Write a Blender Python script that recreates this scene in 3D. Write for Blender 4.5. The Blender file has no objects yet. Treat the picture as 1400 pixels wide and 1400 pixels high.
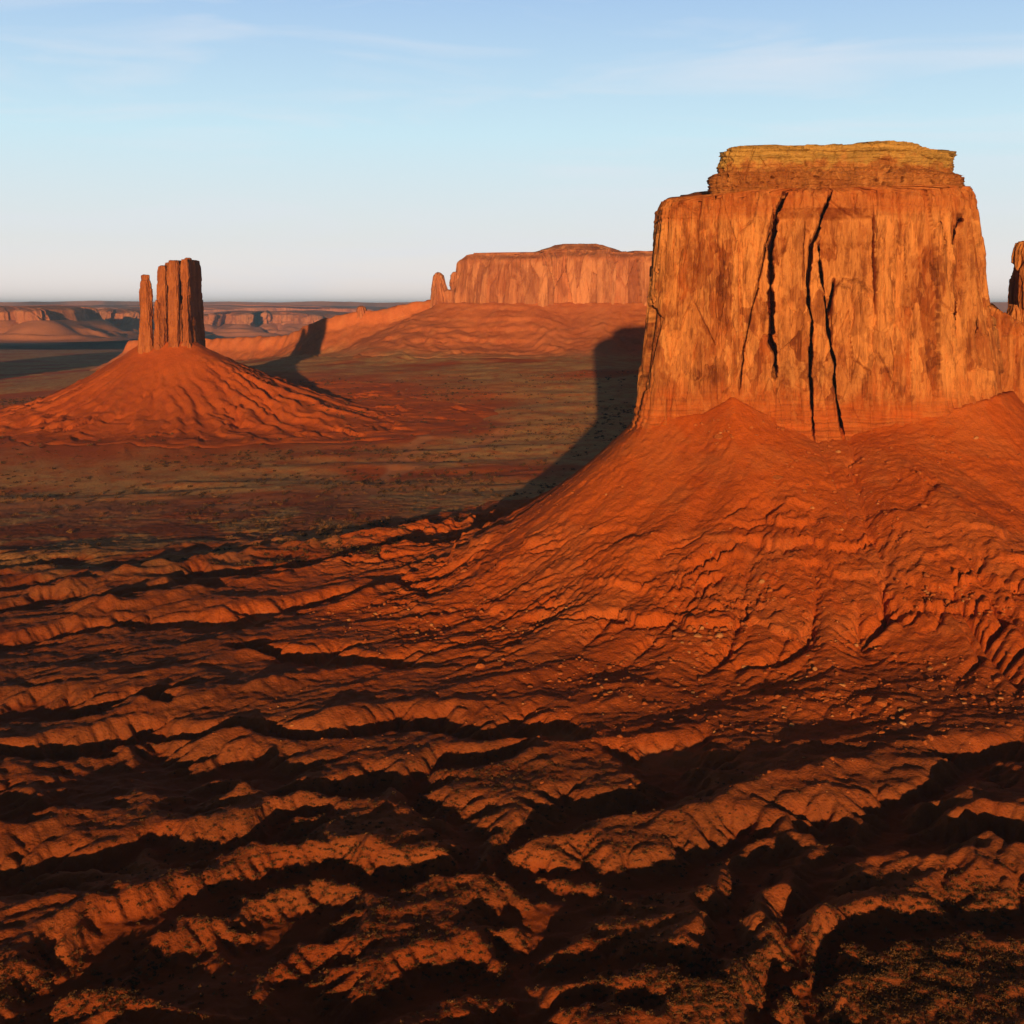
import bpy, math, random
import numpy as np
from mathutils import Vector

# ------------------------------------------------------------------ camera, sky, sun, exposure
S = bpy.context.scene
COL = S.collection
FPX = 1690.0                       # focal length in pixels of a 1400 pixel wide frame
PITCH = math.atan(282.0 / FPX)     # camera looks down a little
CZ = 200.0                         # camera height over the valley floor
cp, sp = math.cos(PITCH), math.sin(PITCH)

cam_d = bpy.data.cameras.new("camera")
cam = bpy.data.objects.new("camera", cam_d)
COL.objects.link(cam)
cam.location = (0, 0, CZ)
cam.rotation_euler = (math.pi / 2 - PITCH, 0, 0)
cam_d.sensor_width = 36.0
cam_d.lens = 36.0 * FPX / 1400.0
cam_d.clip_start = 1.0
cam_d.clip_end = 200000.0
S.camera = cam

SUN_EL = math.radians(5.0)
SUN_AZ = math.radians(2.3)         # light travels along +Y, a little to the right
LDIR = Vector((math.sin(SUN_AZ) * math.cos(SUN_EL), math.cos(SUN_AZ) * math.cos(SUN_EL), -math.sin(SUN_EL)))
sun_d = bpy.data.lights.new("sun", 'SUN')
sun_d.energy = 5.0
sun_d.angle = math.radians(0.5)
sun_d.color = (1.0, 0.59, 0.26)
sun = bpy.data.objects.new("sun", sun_d)
COL.objects.link(sun)
sun.rotation_euler = LDIR.to_track_quat('-Z', 'Y').to_euler()

W = bpy.data.worlds.new("World")
S.world = W
W.use_nodes = True
nt = W.node_tree
nt.nodes.clear()
def wn(t, **k):
    n = nt.nodes.new(t)
    for a, b in k.items():
        setattr(n, a, b)
    return n
w_out = wn('ShaderNodeOutputWorld')
w_bg = wn('ShaderNodeBackground')
w_bg.inputs['Strength'].default_value = 0.10
w_sky = wn('ShaderNodeTexSky', sky_type='NISHITA', sun_disc=False)
w_sky.sun_elevation = SUN_EL
w_sky.sun_rotation = math.pi + SUN_AZ
w_sky.altitude = 1600
w_sky.air_density = 1.0
w_sky.dust_density = 0.6
w_sky.ozone_density = 1.5
w_co = wn('ShaderNodeTexCoord')
w_sep = wn('ShaderNodeSeparateXYZ')
nt.links.new(w_co.outputs['Generated'], w_sep.inputs[0])
# sky colour by elevation: bright low band, darkened above the view to deepen shadows
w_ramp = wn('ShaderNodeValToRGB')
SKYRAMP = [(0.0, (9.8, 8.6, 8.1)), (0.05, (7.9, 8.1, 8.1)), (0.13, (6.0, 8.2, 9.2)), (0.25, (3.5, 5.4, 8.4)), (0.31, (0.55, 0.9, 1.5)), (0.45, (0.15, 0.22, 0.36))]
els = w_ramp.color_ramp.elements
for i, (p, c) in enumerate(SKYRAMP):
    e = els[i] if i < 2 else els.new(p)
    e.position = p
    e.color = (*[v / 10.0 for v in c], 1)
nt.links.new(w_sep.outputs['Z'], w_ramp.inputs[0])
# thin cirrus veils
w_map = wn('ShaderNodeMapping')
w_map.inputs['Scale'].default_value = (2.2, 1.0, 16.0)
w_map.inputs['Rotation'].default_value = (0.0, 0.06, 0.0)
nt.links.new(w_co.outputs['Generated'], w_map.inputs[0])
w_no = wn('ShaderNodeTexNoise')
w_no.inputs['Scale'].default_value = 2.3
w_no.inputs['Detail'].default_value = 6
w_no.inputs['Distortion'].default_value = 0.6
nt.links.new(w_map.outputs[0], w_no.inputs['Vector'])
w_cr = wn('ShaderNodeMapRange')
w_cr.inputs[1].default_value = 0.47
w_cr.inputs[2].default_value = 0.75
w_cr.inputs[3].default_value = 0.0
w_cr.inputs[4].default_value = 0.55
nt.links.new(w_no.outputs[0], w_cr.inputs[0])
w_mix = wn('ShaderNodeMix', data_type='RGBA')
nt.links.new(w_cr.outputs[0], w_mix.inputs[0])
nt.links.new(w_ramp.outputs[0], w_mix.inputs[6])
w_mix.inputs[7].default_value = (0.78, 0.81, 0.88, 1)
w_add = wn('ShaderNodeMix', data_type='RGBA', blend_type='ADD')
w_add.inputs[0].default_value = 1.0
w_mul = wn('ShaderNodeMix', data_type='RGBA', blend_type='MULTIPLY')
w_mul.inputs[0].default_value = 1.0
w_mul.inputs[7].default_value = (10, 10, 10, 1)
# sky dimmed to the sides and behind the camera, to cut fill in shadows
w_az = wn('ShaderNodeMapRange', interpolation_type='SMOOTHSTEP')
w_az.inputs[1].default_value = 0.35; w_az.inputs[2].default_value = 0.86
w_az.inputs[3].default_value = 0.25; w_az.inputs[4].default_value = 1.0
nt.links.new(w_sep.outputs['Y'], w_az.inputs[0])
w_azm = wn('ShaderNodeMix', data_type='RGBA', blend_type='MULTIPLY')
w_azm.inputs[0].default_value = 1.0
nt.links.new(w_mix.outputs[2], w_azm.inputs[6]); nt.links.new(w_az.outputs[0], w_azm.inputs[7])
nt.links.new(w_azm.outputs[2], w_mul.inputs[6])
w_sc = wn('ShaderNodeMix', data_type='RGBA', blend_type='MULTIPLY')
w_sc.inputs[0].default_value = 1.0
w_sc.inputs[7].default_value = (0.02, 0.02, 0.02, 1)
nt.links.new(w_sky.outputs[0], w_sc.inputs[6])
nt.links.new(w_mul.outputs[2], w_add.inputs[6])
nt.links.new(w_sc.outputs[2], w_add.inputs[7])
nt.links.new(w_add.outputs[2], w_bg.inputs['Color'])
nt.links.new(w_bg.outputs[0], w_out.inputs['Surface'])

S.view_settings.view_transform = 'Standard'
S.view_settings.look = 'None'
S.view_settings.exposure = 0.0
S.view_settings.gamma = 1.0
S.view_settings.use_curve_mapping = False
S.render.engine = 'CYCLES'
S.cycles.max_bounces = 4
S.cycles.diffuse_bounces = 2
S.cycles.glossy_bounces = 1
S.cycles.volume_bounces = 1
S.cycles.use_denoising = True

# ------------------------------------------------------------------ helpers
def P(x, y, D):
    """world point seen at photo pixel (x, y) at forward distance D"""
    dx, dy = (x - 700.0) / FPX, (700.0 - y) / FPX
    k = D / (cp + dy * sp)
    return np.array([dx * k, D, CZ + (-sp + dy * cp) * k])
def PX(X, Y, Z):
    z = np.asarray(Z) - CZ
    d = Y * cp - z * sp
    u = Y * sp + z * cp
    return 700 + FPX * X / d, 700 - FPX * u / d
def G(x, y, z=0.0):
    """ground point at height z seen at photo pixel"""
    dx, dy = (x - 700.0) / FPX, (700.0 - y) / FPX
    Yd, Zd = cp + dy * sp, -sp + dy * cp
    t = (z - CZ) / Zd
    return np.array([dx * t, Yd * t])
def ss(a, b, x):
    t = np.clip((np.asarray(x, float) - a) / (b - a), 0, 1)
    return t * t * (3 - 2 * t)
def smax(a, b, k):
    h = np.clip(0.5 + 0.5 * (a - b) / k, 0, 1)
    return b + (a - b) * h + k * h * (1 - h)

def _h(ix, iy, seed):
    n = (ix.astype(np.int64) * 374761393 + iy.astype(np.int64) * 668265263 + seed * 974634777) & 0xffffffff
    n = ((n ^ (n >> 13)) * 1274126177) & 0xffffffff
    n = ((n ^ (n >> 15)) * 2246822519) & 0xffffffff
    return (n ^ (n >> 16)) & 0xffffffff
def rnd(ix, iy, seed):
    return _h(ix, iy, seed) / 4294967296.0
def noise2(x, y, seed=0):
    x = np.asarray(x, float); y = np.asarray(y, float)
    x, y = np.broadcast_arrays(x, y)
    ix, iy = np.floor(x), np.floor(y)
    fx, fy = x - ix, y - iy
    u = fx * fx * fx * (fx * (fx * 6 - 15) + 10); v = fy * fy * fy * (fy * (fy * 6 - 15) + 10)
    def g(ax, ay):
        a = rnd(ix + ax, iy + ay, seed) * (2 * math.pi)
        return np.cos(a) * (fx - ax) + np.sin(a) * (fy - ay)
    a, b, c, d = g(0, 0), g(1, 0), g(0, 1), g(1, 1)
    return 1.5 * ((a + (b - a) * u) * (1 - v) + (c + (d - c) * u) * v)
def fbm(x, y, oct=5, seed=0, gain=0.5, lac=2.03):
    r, a = 0, 1.0
    for o in range(oct):
        r = r + a * noise2(x, y, seed + o * 17)
        x, y = x * lac + 3.7, y * lac - 1.3
        a *= gain
    return r
def ridged(x, y, oct=5, seed=0, gain=0.5, lac=2.05):
    r, a, w = 0, 1.0, 1.0
    for o in range(oct):
        n = 1 - np.abs(noise2(x, y, seed + o * 13))
        n = n * n * w
        w = np.clip(n * 1.6, 0, 1)
        r = r + a * n
        x, y = x * lac + 1.7, y * lac + 9.2
        a *= gain
    return r
def cells(x, y, seed=0, jit=0.9):
    x, y = np.broadcast_arrays(np.asarray(x, float), np.asarray(y, float))
    ix, iy = np.floor(x), np.floor(y)
    b1 = np.full(x.shape, 1e9); b2 = b1.copy(); idv = np.zeros(x.shape)
    for ax in (-1, 0, 1):
        for ay in (-1, 0, 1):
            cx, cy = ix + ax, iy + ay
            px = cx + 0.5 + jit * (rnd(cx, cy, seed) - 0.5)
            py = cy + 0.5 + jit * (rnd(cx, cy, seed + 5) - 0.5)
            d = (px - x) ** 2 + (py - y) ** 2
            v = rnd(cx, cy, seed + 9)
            m = d < b1
            b2 = np.where(m, b1, np.minimum(b2, d))
            idv = np.where(m, v, idv)
            b1 = np.where(m, d, b1)
    return idv, np.sqrt(b1), np.sqrt(b2) - np.sqrt(b1)

def link(name, me, mat=None, parent=None):
    o = bpy.data.objects.new(name, me)
    COL.objects.link(o)
    if mat is not None:
        me.materials.append(mat)
    if parent is not None:
        o.parent = parent
        o.location = -Vector(parent.location)
    return o
def tag(o, label=None, cat=None, group=None, kind=None):
    if label: o['label'] = label
    if cat: o['category'] = cat
    if group: o['group'] = group
    if kind: o['kind'] = kind
    return o
def thing(name, label, cat, loc=(0, 0, 0), group=None):
    o = bpy.data.objects.new(name, None)
    COL.objects.link(o)
    o.location = [float(v) for v in loc]
    o.empty_display_size = 5
    return tag(o, label, cat, group)
def poly_mesh(name, V, F, col=None, smooth=True):
    """V (n,3), F (m,k) with constant k"""
    V = np.ascontiguousarray(V, np.float32); F = np.ascontiguousarray(F, np.int32)
    me = bpy.data.meshes.new(name)
    m, k = F.shape
    me.vertices.add(len(V)); me.vertices.foreach_set('co', V.ravel())
    me.loops.add(m * k); me.loops.foreach_set('vertex_index', F.ravel())
    me.polygons.add(m)
    me.polygons.foreach_set('loop_start', np.arange(0, m * k, k, dtype=np.int32))
    me.polygons.foreach_set('loop_total', np.full(m, k, np.int32))
    me.polygons.foreach_set('use_smooth', np.full(m, smooth))
    me.update(calc_edges=True)
    if col is not None:
        a = me.attributes.new('tint', 'FLOAT_COLOR', 'POINT')
        c = np.ones((len(V), 4), np.float32); c[:, :col.shape[1]] = col
        a.data.foreach_set('color', c.ravel())
    me.validate()
    return me
def grid_faces(n, m, wrap=False):
    i = np.arange(n - 1)[:, None]; 
    j = np.arange(m if wrap else m - 1)[None, :]
    j2 = (j + 1) % m
    return np.stack([i * m + j, i * m + j2, (i + 1) * m + j2, (i + 1) * m + j], -1).reshape(-1, 4)
def drop_unused(V, F, col=None):
    used = np.zeros(len(V), bool); used[F.ravel()] = True
    idx = np.cumsum(used) - 1
    return V[used], idx[F], (col[used] if col is not None else None)

def spline(pts, n, closed=True, wts=None):
    """Catmull-Rom through points, n samples (density follows wts per segment)"""
    pts = np.asarray(pts, float); N = len(pts)
    segs = N if closed else N - 1
    wts = np.ones(segs) if wts is None else np.asarray(wts, float)
    cum = np.concatenate([[0], np.cumsum(wts)]) / wts.sum()
    t = np.linspace(0, 1, n, endpoint=not closed)
    s = np.clip(np.searchsorted(cum, t, side='right') - 1, 0, segs - 1)
    f = (t - cum[s]) / (cum[s + 1] - cum[s])
    def p(k):
        return pts[k % N] if closed else pts[np.clip(k, 0, N - 1)]
    a, b, c, d = p(s - 1), p(s), p(s + 1), p(s + 2)
    f = f[:, None]
    return 0.5 * (2 * b + (c - a) * f + (2 * a - 5 * b + 4 * c - d) * f ** 2 + (3 * b - a - 3 * c + d) * f ** 3)
def poly_dist(X, Y, poly, closed=True):
    """distance to a polyline, the parameter of the nearest point and (if closed) an inside flag"""
    poly = np.asarray(poly, float)
    best = np.full(X.shape, 1e18); par = np.zeros(X.shape)
    inside = np.zeros(X.shape, bool)
    N = len(poly)
    for i in range(N if closed else N - 1):
        a, b = poly[i, :2], poly[(i + 1) % N, :2]
        ab = b - a; L = max(ab @ ab, 1e-9)
        t = np.clip(((X - a[0]) * ab[0] + (Y - a[1]) * ab[1]) / L, 0, 1)
        d = (X - a[0] - t * ab[0]) ** 2 + (Y - a[1] - t * ab[1]) ** 2
        m = d < best
        best = np.where(m, d, best); par = np.where(m, i + t, par)
        if closed:
            c = (a[1] > Y) != (b[1] > Y)
            with np.errstate(divide='ignore', invalid='ignore'):
                xi = (b[0] - a[0]) * (Y - a[1]) / (b[1] - a[1] + 1e-12) + a[0]
            inside ^= c & (X < xi)
    return np.sqrt(best), par, inside

# ------------------------------------------------------------------ materials
class MT:
    """small node-tree writer"""
    def __init__(s, name, rough=0.95):
        s.m = bpy.data.materials.new(name); s.m.use_nodes = True
        s.t = s.m.node_tree; s.t.nodes.clear()
        s.out = s.n('ShaderNodeOutputMaterial')
        s.b = s.n('ShaderNodeBsdfPrincipled')
        s.b.inputs['Roughness'].default_value = rough
        s.b.inputs['Specular IOR Level'].default_value = 0.12
        s.l(s.b.outputs[0], s.out.inputs[0])
        s.pos = s.n('ShaderNodeNewGeometry').outputs['Position']
    def n(s, t, **k):
        x = s.t.nodes.new(t)
        for a, b in k.items(): setattr(x, a, b)
        return x
    def l(s, a, b): s.t.links.new(a, b)
    def inp(s, sock, v):
        if isinstance(v, bpy.types.NodeSocket): s.l(v, sock)
        elif isinstance(v, tuple) and len(v) == 3 and sock.type == 'RGBA': sock.default_value = (*v, 1)
        else: sock.default_value = v
    def noise(s, scale, detail=5, vec=None, rough=0.55, dist=0.0, stretch=None):
        vec = s.pos if vec is None else vec
        if stretch:
            mp = s.n('ShaderNodeMapping'); mp.inputs['Scale'].default_value = stretch
            s.l(vec, mp.inputs[0]); vec = mp.outputs[0]
        x = s.n('ShaderNodeTexNoise'); s.l(vec, x.inputs['Vector'])
        x.inputs['Scale'].default_value = scale; x.inputs['Detail'].default_value = detail
        x.inputs['Roughness'].default_value = rough; x.inputs['Distortion'].default_value = dist
        return x.outputs[0]
    def voro(s, scale, stretch=None, feature='F1', out=0):
        vec = s.pos
        if stretch:
            mp = s.n('ShaderNodeMapping'); mp.inputs['Scale'].default_value = stretch
            s.l(vec, mp.inputs[0]); vec = mp.outputs[0]
        x = s.n('ShaderNodeTexVoronoi', feature=feature); s.l(vec, x.inputs['Vector'])
        x.inputs['Scale'].default_value = scale
        return x.outputs[out]
    def ramp(s, v, a, b, c=0.0, d=1.0):
        x = s.n('ShaderNodeMapRange'); x.clamp = True
        s.inp(x.inputs[0], v)
        for i, q in enumerate((a, b, c, d)): s.inp(x.inputs[i + 1], q)
        return x.outputs[0]
    def mix(s, f, a, b, blend='MIX'):
        x = s.n('ShaderNodeMix', data_type='RGBA', blend_type=blend)
        s.inp(x.inputs[0], f); s.inp(x.inputs[6], a); s.inp(x.inputs[7], b)
        return x.outputs[2]
    def math(s, op, a, b=0.0):
        x = s.n('ShaderNodeMath', operation=op); s.inp(x.inputs[0], a); s.inp(x.inputs[1], b)
        return x.outputs[0]
    def attr(s, name='tint'):
        x = s.n('ShaderNodeAttribute', attribute_name=name)
        y = s.n('ShaderNodeSeparateColor'); s.l(x.outputs['Color'], y.inputs[0])
        return y.outputs
    def bump(s, h, strength, dist, prev=None):
        x = s.n('ShaderNodeBump'); x.inputs['Strength'].default_value = strength; x.inputs['Distance'].default_value = dist
        s.l(h, x.inputs['Height'])
        if prev is not None: s.l(prev, x.inputs['Normal'])
        return x.outputs[0]
    def done(s, color, normal=None):
        s.inp(s.b.inputs['Base Color'], color)
        if normal is not None: s.l(normal, s.b.inputs['Normal'])
        return s.m

def soil_material(name, base, dark, veg, tan, tal, tald):
    m = MT(name)
    R_, G_, B_ = m.attr()[:3]        # R scrub cover, G bare pale rock, B smooth sand wash; alpha 0 = fresh red talus
    at = m.n('ShaderNodeAttribute', attribute_name='tint')
    T_ = m.math('SUBTRACT', 1.0, at.outputs['Alpha'])
    n1 = m.noise(0.012, 6); n2 = m.noise(0.11, 6); n3 = m.noise(0.9, 5)
    base_ = m.mix(T_, base, tal); dark_ = m.mix(T_, dark, tald)
    c = m.mix(m.ramp(n1, 0.35, 0.68), base_, dark_)
    c = m.mix(m.ramp(n2, 0.42, 0.72, 0, 0.6), c, m.mix(T_, tuple(v * 1.3 for v in base), tuple(v * 1.15 for v in tal)))
    c = m.mix(m.ramp(n3, 0.5, 0.7, 0, 0.45), c, dark_)
    vegm = m.math('MULTIPLY', R_, m.ramp(m.noise(0.045, 7, rough=0.65), 0.26, 0.56))
    c = m.mix(m.math('MULTIPLY', vegm, 0.70), c, veg)
    sp = m.ramp(m.voro(0.22), 0.12, 0.34, 1, 0)
    c = m.mix(m.math('MULTIPLY', m.math('MULTIPLY', sp, R_), 0.6), c, tuple(v * 0.30 for v in veg))
    c = m.mix(m.math('MULTIPLY', G_, m.ramp(n3, 0.40, 0.62, 0.0, 0.8)), c, tan)
    c = m.mix(m.math('MULTIPLY', B_, 0.75), c, m.mix(T_, tuple(v * 0.85 for v in base), (0.66, 0.27, 0.11)))
    soft = m.math('SUBTRACT', 1.0, m.math('MULTIPLY', B_, 0.8))
    nn = m.bump(m.math('MULTIPLY', n3, soft), 0.6, 0.9)
    nn = m.bump(m.math('MULTIPLY', m.noise(0.25, 6, rough=0.68), soft), 0.55, 2.6, nn)
    nn = m.bump(m.voro(0.55), 0.35, 0.5, nn)
    nn = m.bump(m.noise(3.2, 3), 0.5, 0.25, nn)
    return m.done(c, nn)
M_SOIL = soil_material('red_desert_soil', (0.31, 0.066, 0.014), (0.19, 0.038, 0.008), (0.62, 0.41, 0.165), (0.38, 0.11, 0.032),
                       (0.57, 0.118, 0.016), (0.42, 0.076, 0.010))
M_TALUS = M_SOIL
M_SKIRT = soil_material('mesa_red_slopes', (0.62, 0.20, 0.072), (0.50, 0.13, 0.038), (0.58, 0.33, 0.14), (0.66, 0.27, 0.11), (0.64, 0.195, 0.066), (0.50, 0.125, 0.035))
M_FAR = soil_material('far_pink_slopes', (0.56, 0.21, 0.10), (0.44, 0.15, 0.07), (0.50, 0.26, 0.13), (0.6, 0.28, 0.14), (0.56, 0.21, 0.10), (0.44, 0.15, 0.07))

def rock_material(name, base, pale, varnish, cap, bs=1.0, ts=1.0):
    m = MT(name, 0.9)
    R_, G_, B_ = m.attr()[:3]        # R pale fresh rock, G desert varnish, B yellow cap rock
    streak = m.noise(0.16 * ts, 7, stretch=(1, 1, 0.13), rough=0.66)
    fine = m.noise(0.75 * ts, 5, stretch=(1, 1, 0.22), rough=0.65)
    blot = m.noise(0.035 * ts, 5, rough=0.6, dist=0.8)
    strata = m.noise(0.22 * ts, 6, stretch=(0.12, 0.12, 1.6), rough=0.7)
    blot2 = m.noise(0.11 * ts, 7, stretch=(1, 1, 0.4), rough=0.7, dist=1.2)
    at = m.n('ShaderNodeAttribute', attribute_name='tint')
    F_ = m.math('SUBTRACT', 1.0, at.outputs['Alpha'])
    c = m.mix(m.ramp(blot, 0.38, 0.66), base, tuple(0.5 * (a + b) for a, b in zip(base, pale)))
    c = m.mix(m.ramp(streak, 0.52, 0.66, 0, 0.45), c, pale)
    c = m.mix(m.math('MULTIPLY', R_, m.ramp(fine, 0.25, 0.6, 0.55, 1.0)), c, pale)
    v = m.math('MULTIPLY', m.ramp(streak, 0.38, 0.50, 1, 0), m.ramp(blot, 0.34, 0.62, 0.25, 1.0))
    c = m.mix(m.math('MULTIPLY', v, 0.75), c, varnish)
    c = m.mix(m.math('MULTIPLY', G_, m.ramp(fine, 0.30, 0.62, 1.0, 0.45)), c, varnish)
    c = m.mix(m.ramp(blot2, 0.53, 0.62, 0, 0.40), c, pale)
    c = m.mix(m.ramp(blot2, 0.38, 0.46, 0.45, 0), c, varnish)
    c = m.mix(m.ramp(fine, 0.55, 0.72, 0, 0.35), c, varnish)
    red = m.mix(m.ramp(strata, 0.40, 0.62), (0.54, 0.125, 0.022), (0.34, 0.075, 0.015))
    c = m.mix(m.math('MULTIPLY', F_, m.ramp(blot2, 0.35, 0.6, 1.0, 0.6)), c, red)
    c = m.mix(B_, c, m.mix(m.ramp(strata, 0.40, 0.62), cap, tuple(v * 0.5 for v in cap)))
    nn = m.bump(fine, 0.45, 1.0 * bs)
    nn = m.bump(streak, 0.5, 2.5 * bs, nn)
    nn = m.bump(blot2, 0.45, 2.0 * bs, nn)
    nn = m.bump(m.math('MULTIPLY', strata, m.math('ADD', F_, B_)), 0.6, 1.6 * bs, nn)
    return m.done(c, nn)
M_CLIFF = rock_material('orange_sandstone', (0.40, 0.100, 0.019), (0.66, 0.285, 0.085), (0.16, 0.040, 0.011), (0.55, 0.335, 0.09))
M_MESA = rock_material('far_sandstone', (0.45, 0.150, 0.062), (0.64, 0.28, 0.13), (0.24, 0.072, 0.032), (0.42, 0.20, 0.08), 4.0, 0.22)
M_MITTEN = rock_material('red_sandstone', (0.37, 0.110, 0.030), (0.50, 0.175, 0.055), (0.19, 0.055, 0.020), (0.42, 0.20, 0.07), 1.5, 0.6)

def plain_material(name, c1, c2, scale):
    m = MT(name)
    n = m.noise(scale, 4)
    return m.done(m.mix(m.ramp(n, 0.35, 0.65), c1, c2), m.bump(n, 0.4, 0.3))
M_BOULDER = plain_material('boulder_stone', (0.47, 0.135, 0.032), (0.30, 0.075, 0.018), 0.8)
M_PALE = plain_material('pale_boulder_stone', (0.52, 0.25, 0.095), (0.40, 0.15, 0.048), 0.8)
M_SHRUB = plain_material('shrub_leaves', (0.060, 0.034, 0.013), (0.115, 0.055, 0.019), 0.5)
M_SAGE = plain_material('sage_leaves', (0.17, 0.080, 0.028), (0.25, 0.115, 0.040), 0.5)

# ------------------------------------------------------------------ shape of the land
B_D = 905.0
MER_BASE = [P(872, 560, 945), P(878, 560, 915), P(905, 560, 905), P(960, 560, 902), P(1020, 560, 898), P(1080, 560, 901), P(1140, 560, 904),
            P(1200, 560, 902), P(1260, 560, 905), P(1320, 560, 912), P(1368, 560, 930), P(1385, 560, 965),
            P(1350, 560, 1035), P(1240, 560, 1085), P(1060, 560, 1090), P(930, 560, 1060), P(880, 560, 1000)]
MER_TOP = [P(909, 276, 950), P(912, 276, 930), P(930, 275, 921), P(970, 270, 917), P(1020, 265, 913), P(1080, 262, 915), P(1140, 262, 918),
           P(1200, 262, 917), P(1250, 262, 919), P(1290, 258, 925), P(1318, 254, 938), P(1331, 258, 965),
           P(1315, 262, 1020), P(1225, 262, 1060), P(1060, 262, 1065), P(940, 265, 1040), P(905, 275, 995)]
mer_poly = spline(np.array(MER_BASE)[:, :2], 120)
MIT_D = 2080.0
mit_poly = spline(np.array([P(192, 470, 2078), P(208, 470, 2066), P(240, 470, 2062), P(262, 470, 2070), P(270, 470, 2095), P(255, 470, 2110), P(215, 470, 2100)])[:, :2], 48)
MESA_PTS = [P(600, 415, 3230), P(622, 415, 3170), P(660, 415, 3150), P(720, 415, 3120), P(780, 415, 3140), P(830, 415, 3110), P(900, 415, 3120), P(980, 415, 3140),
            P(1080, 415, 3180), P(1180, 415, 3230), P(1230, 415, 3400), P(1150, 415, 3700), P(850, 415, 3800), P(640, 415, 3500)]
mesa_poly = spline(np.array(MESA_PTS)[:, :2], 110)

def floor_z(X, Y):
    z = -4.0 + 0.022 * np.clip(X - 100, -900, 500) + 0.012 * np.clip(Y - 700, -500, 300)
    z = z + 78 * ss(1350, 3000, Y) * ss(-1700, -300, X)
    z = z + 12 * ss(1350, 2800, Y)
    z = z - 100 * ss(5200, 9500, Y)
    return z
def mer_contact(X):
    """height where the talus meets the cliff foot, as seen along the front"""
    pxs = np.array([860, 878, 920, 965, 1000, 1028, 1070, 1110, 1160, 1200, 1235, 1265, 1300, 1340, 1390])
    pys = np.array([588, 582, 575, 566, 544, 560, 580, 598, 600, 590, 580, 574, 566, 556, 545])
    xs = np.array([P(a, b, B_D)[0] for a, b in zip(pxs, pys)]); zs = np.array([P(a, b, B_D)[2] for a, b in zip(pxs, pys)])
    return np.interp(X, xs, zs)
def talus_drop(d, H, R, e):
    return H * (1 - np.power(np.clip(1 - d / R, 0, 1), e)) + 0.035 * np.maximum(d - R, 0)
def merrick_talus(X, Y):
    d, par, ins = poly_dist(X, Y, mer_poly)
    q = np.vstack([mer_poly, mer_poly[:1]])
    nx = np.interp(par, np.arange(len(q)), q[:, 0])
    zc = mer_contact(nx)
    # fan bulges and hollows that follow the slope lines
    ang = np.arctan2(Y - 985, X - 240)
    fan = fbm(ang * 3.4 + 5, d * 0.002, 3, 41) * 8 * ss(10, 120, d) * (1 - ss(190, 330, d))
    w = np.exp(-d / 48.0)
    zc = zc * w + (CZ - 82) * (1 - w)
    wob = 1 + 0.14 * noise2(ang * 1.9, ang * 0 + 3.3, 77) + 0.62 * np.exp(-((ang + 1.35) / 0.60) ** 2) - 0.24 * np.exp(-((np.abs(ang) - 3.14) / 0.55) ** 2)
    z = zc - talus_drop(d / wob, 119, 235, 1.65) + fan
    # a resistant ledge low on the slope
    z = z + 3.5 * (ss(100, 108, d + 14 * noise2(ang * 7, d * 0.01, 4)) - ss(108, 150, d))* ss(-.2, .4, noise2(ang * 5, ang * 0, 91))
    return np.where(ins, zc + 2, z), d, ang
# named ridges of the foreground: pixel polyline of the crest, height, half width
RIDGES = [
    ([(1195, 1235), (1260, 1205), (1330, 1180), (1420, 1150), (1520, 1120)], 17, 26),
    ([(900, 1235), (960, 1275), (1020, 1310), (1070, 1325)], 10, 15),
    ([(1000, 1200), (1060, 1225), (1110, 1250)], 9, 13),
    ([(1120, 1245), (1150, 1245)], 7, 9),
    ([(960, 1080), (1010, 1070), (1065, 1055)], 10, 14),
    ([(940, 1100), (990, 1150)], 6, 10),
    ([(1060, 1050), (1120, 1035), (1165, 1060)], 10, 14),
    ([(0, 1085), (120, 1090), (250, 1080), (330, 1055)], 11, 18),
    ([(330, 1060), (350, 1090), (420, 1125)], 8, 12),
    ([(520, 1080), (610, 1075), (690, 1062), (760, 1068)], 8, 13),
    ([(520, 1125), (600, 1140), (680, 1150)], 13, 17),
    ([(60, 1220), (150, 1215), (230, 1190), (330, 1150), (470, 1118)], 10, 16),
    ([(350, 1270), (450, 1250), (560, 1225), (610, 1215)], 12, 18),
    ([(580, 1200), (640, 1235), (700, 1260)], 9, 13),
    ([(570, 1285), (640, 1300), (720, 1310)], 9, 13),
    ([(430, 1320), (490, 1350), (560, 1365)], 8, 12),
    ([(120, 1300), (220, 1295), (300, 1290)], 6, 12),
    ([(0, 1270), (60, 1250), (110, 1225)], 8, 14),
    ([(100, 960), (200, 940), (300, 925), (370, 915)], 9, 16),
    ([(280, 985), (380, 970), (480, 955)], 8, 14),
    ([(0, 1020), (60, 1010), (140, 1000)], 5, 10),
    ([(180, 905), (300, 890), (420, 862)], 5, 10),
    ([(640, 1000), (760, 985), (880, 1010)], 6, 12),
    ([(300, 850), (380, 838), (470, 820), (590, 775)], 6, 9),
    ([(130, 815), (250, 800), (400, 775), (560, 750)], 10, 17),
    ([(70, 785), (200, 768), (360, 742), (520, 728), (640, 716)], 11, 18),
    ([(540, 722), (600, 716), (650, 712)], 6, 9),
    ([(890, 1050), (960, 1010), (1010, 1000)], 7, 12),
    ([(1150, 1120), (1200, 1095), (1290, 1080)], 6, 11),
    ([(1290, 1110), (1340, 1090), (1400, 1080)], 8, 12),
    ([(1370, 1370), (1440, 1340)], 6, 12),
    ([(720, 1330), (900, 1290), (960, 1275)], 4, 9),
]
A_X0, A_X1, A_Y0, A_Y1, A_C = -700.0, 740.0, 235.0, 1400.0, 1.7

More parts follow.
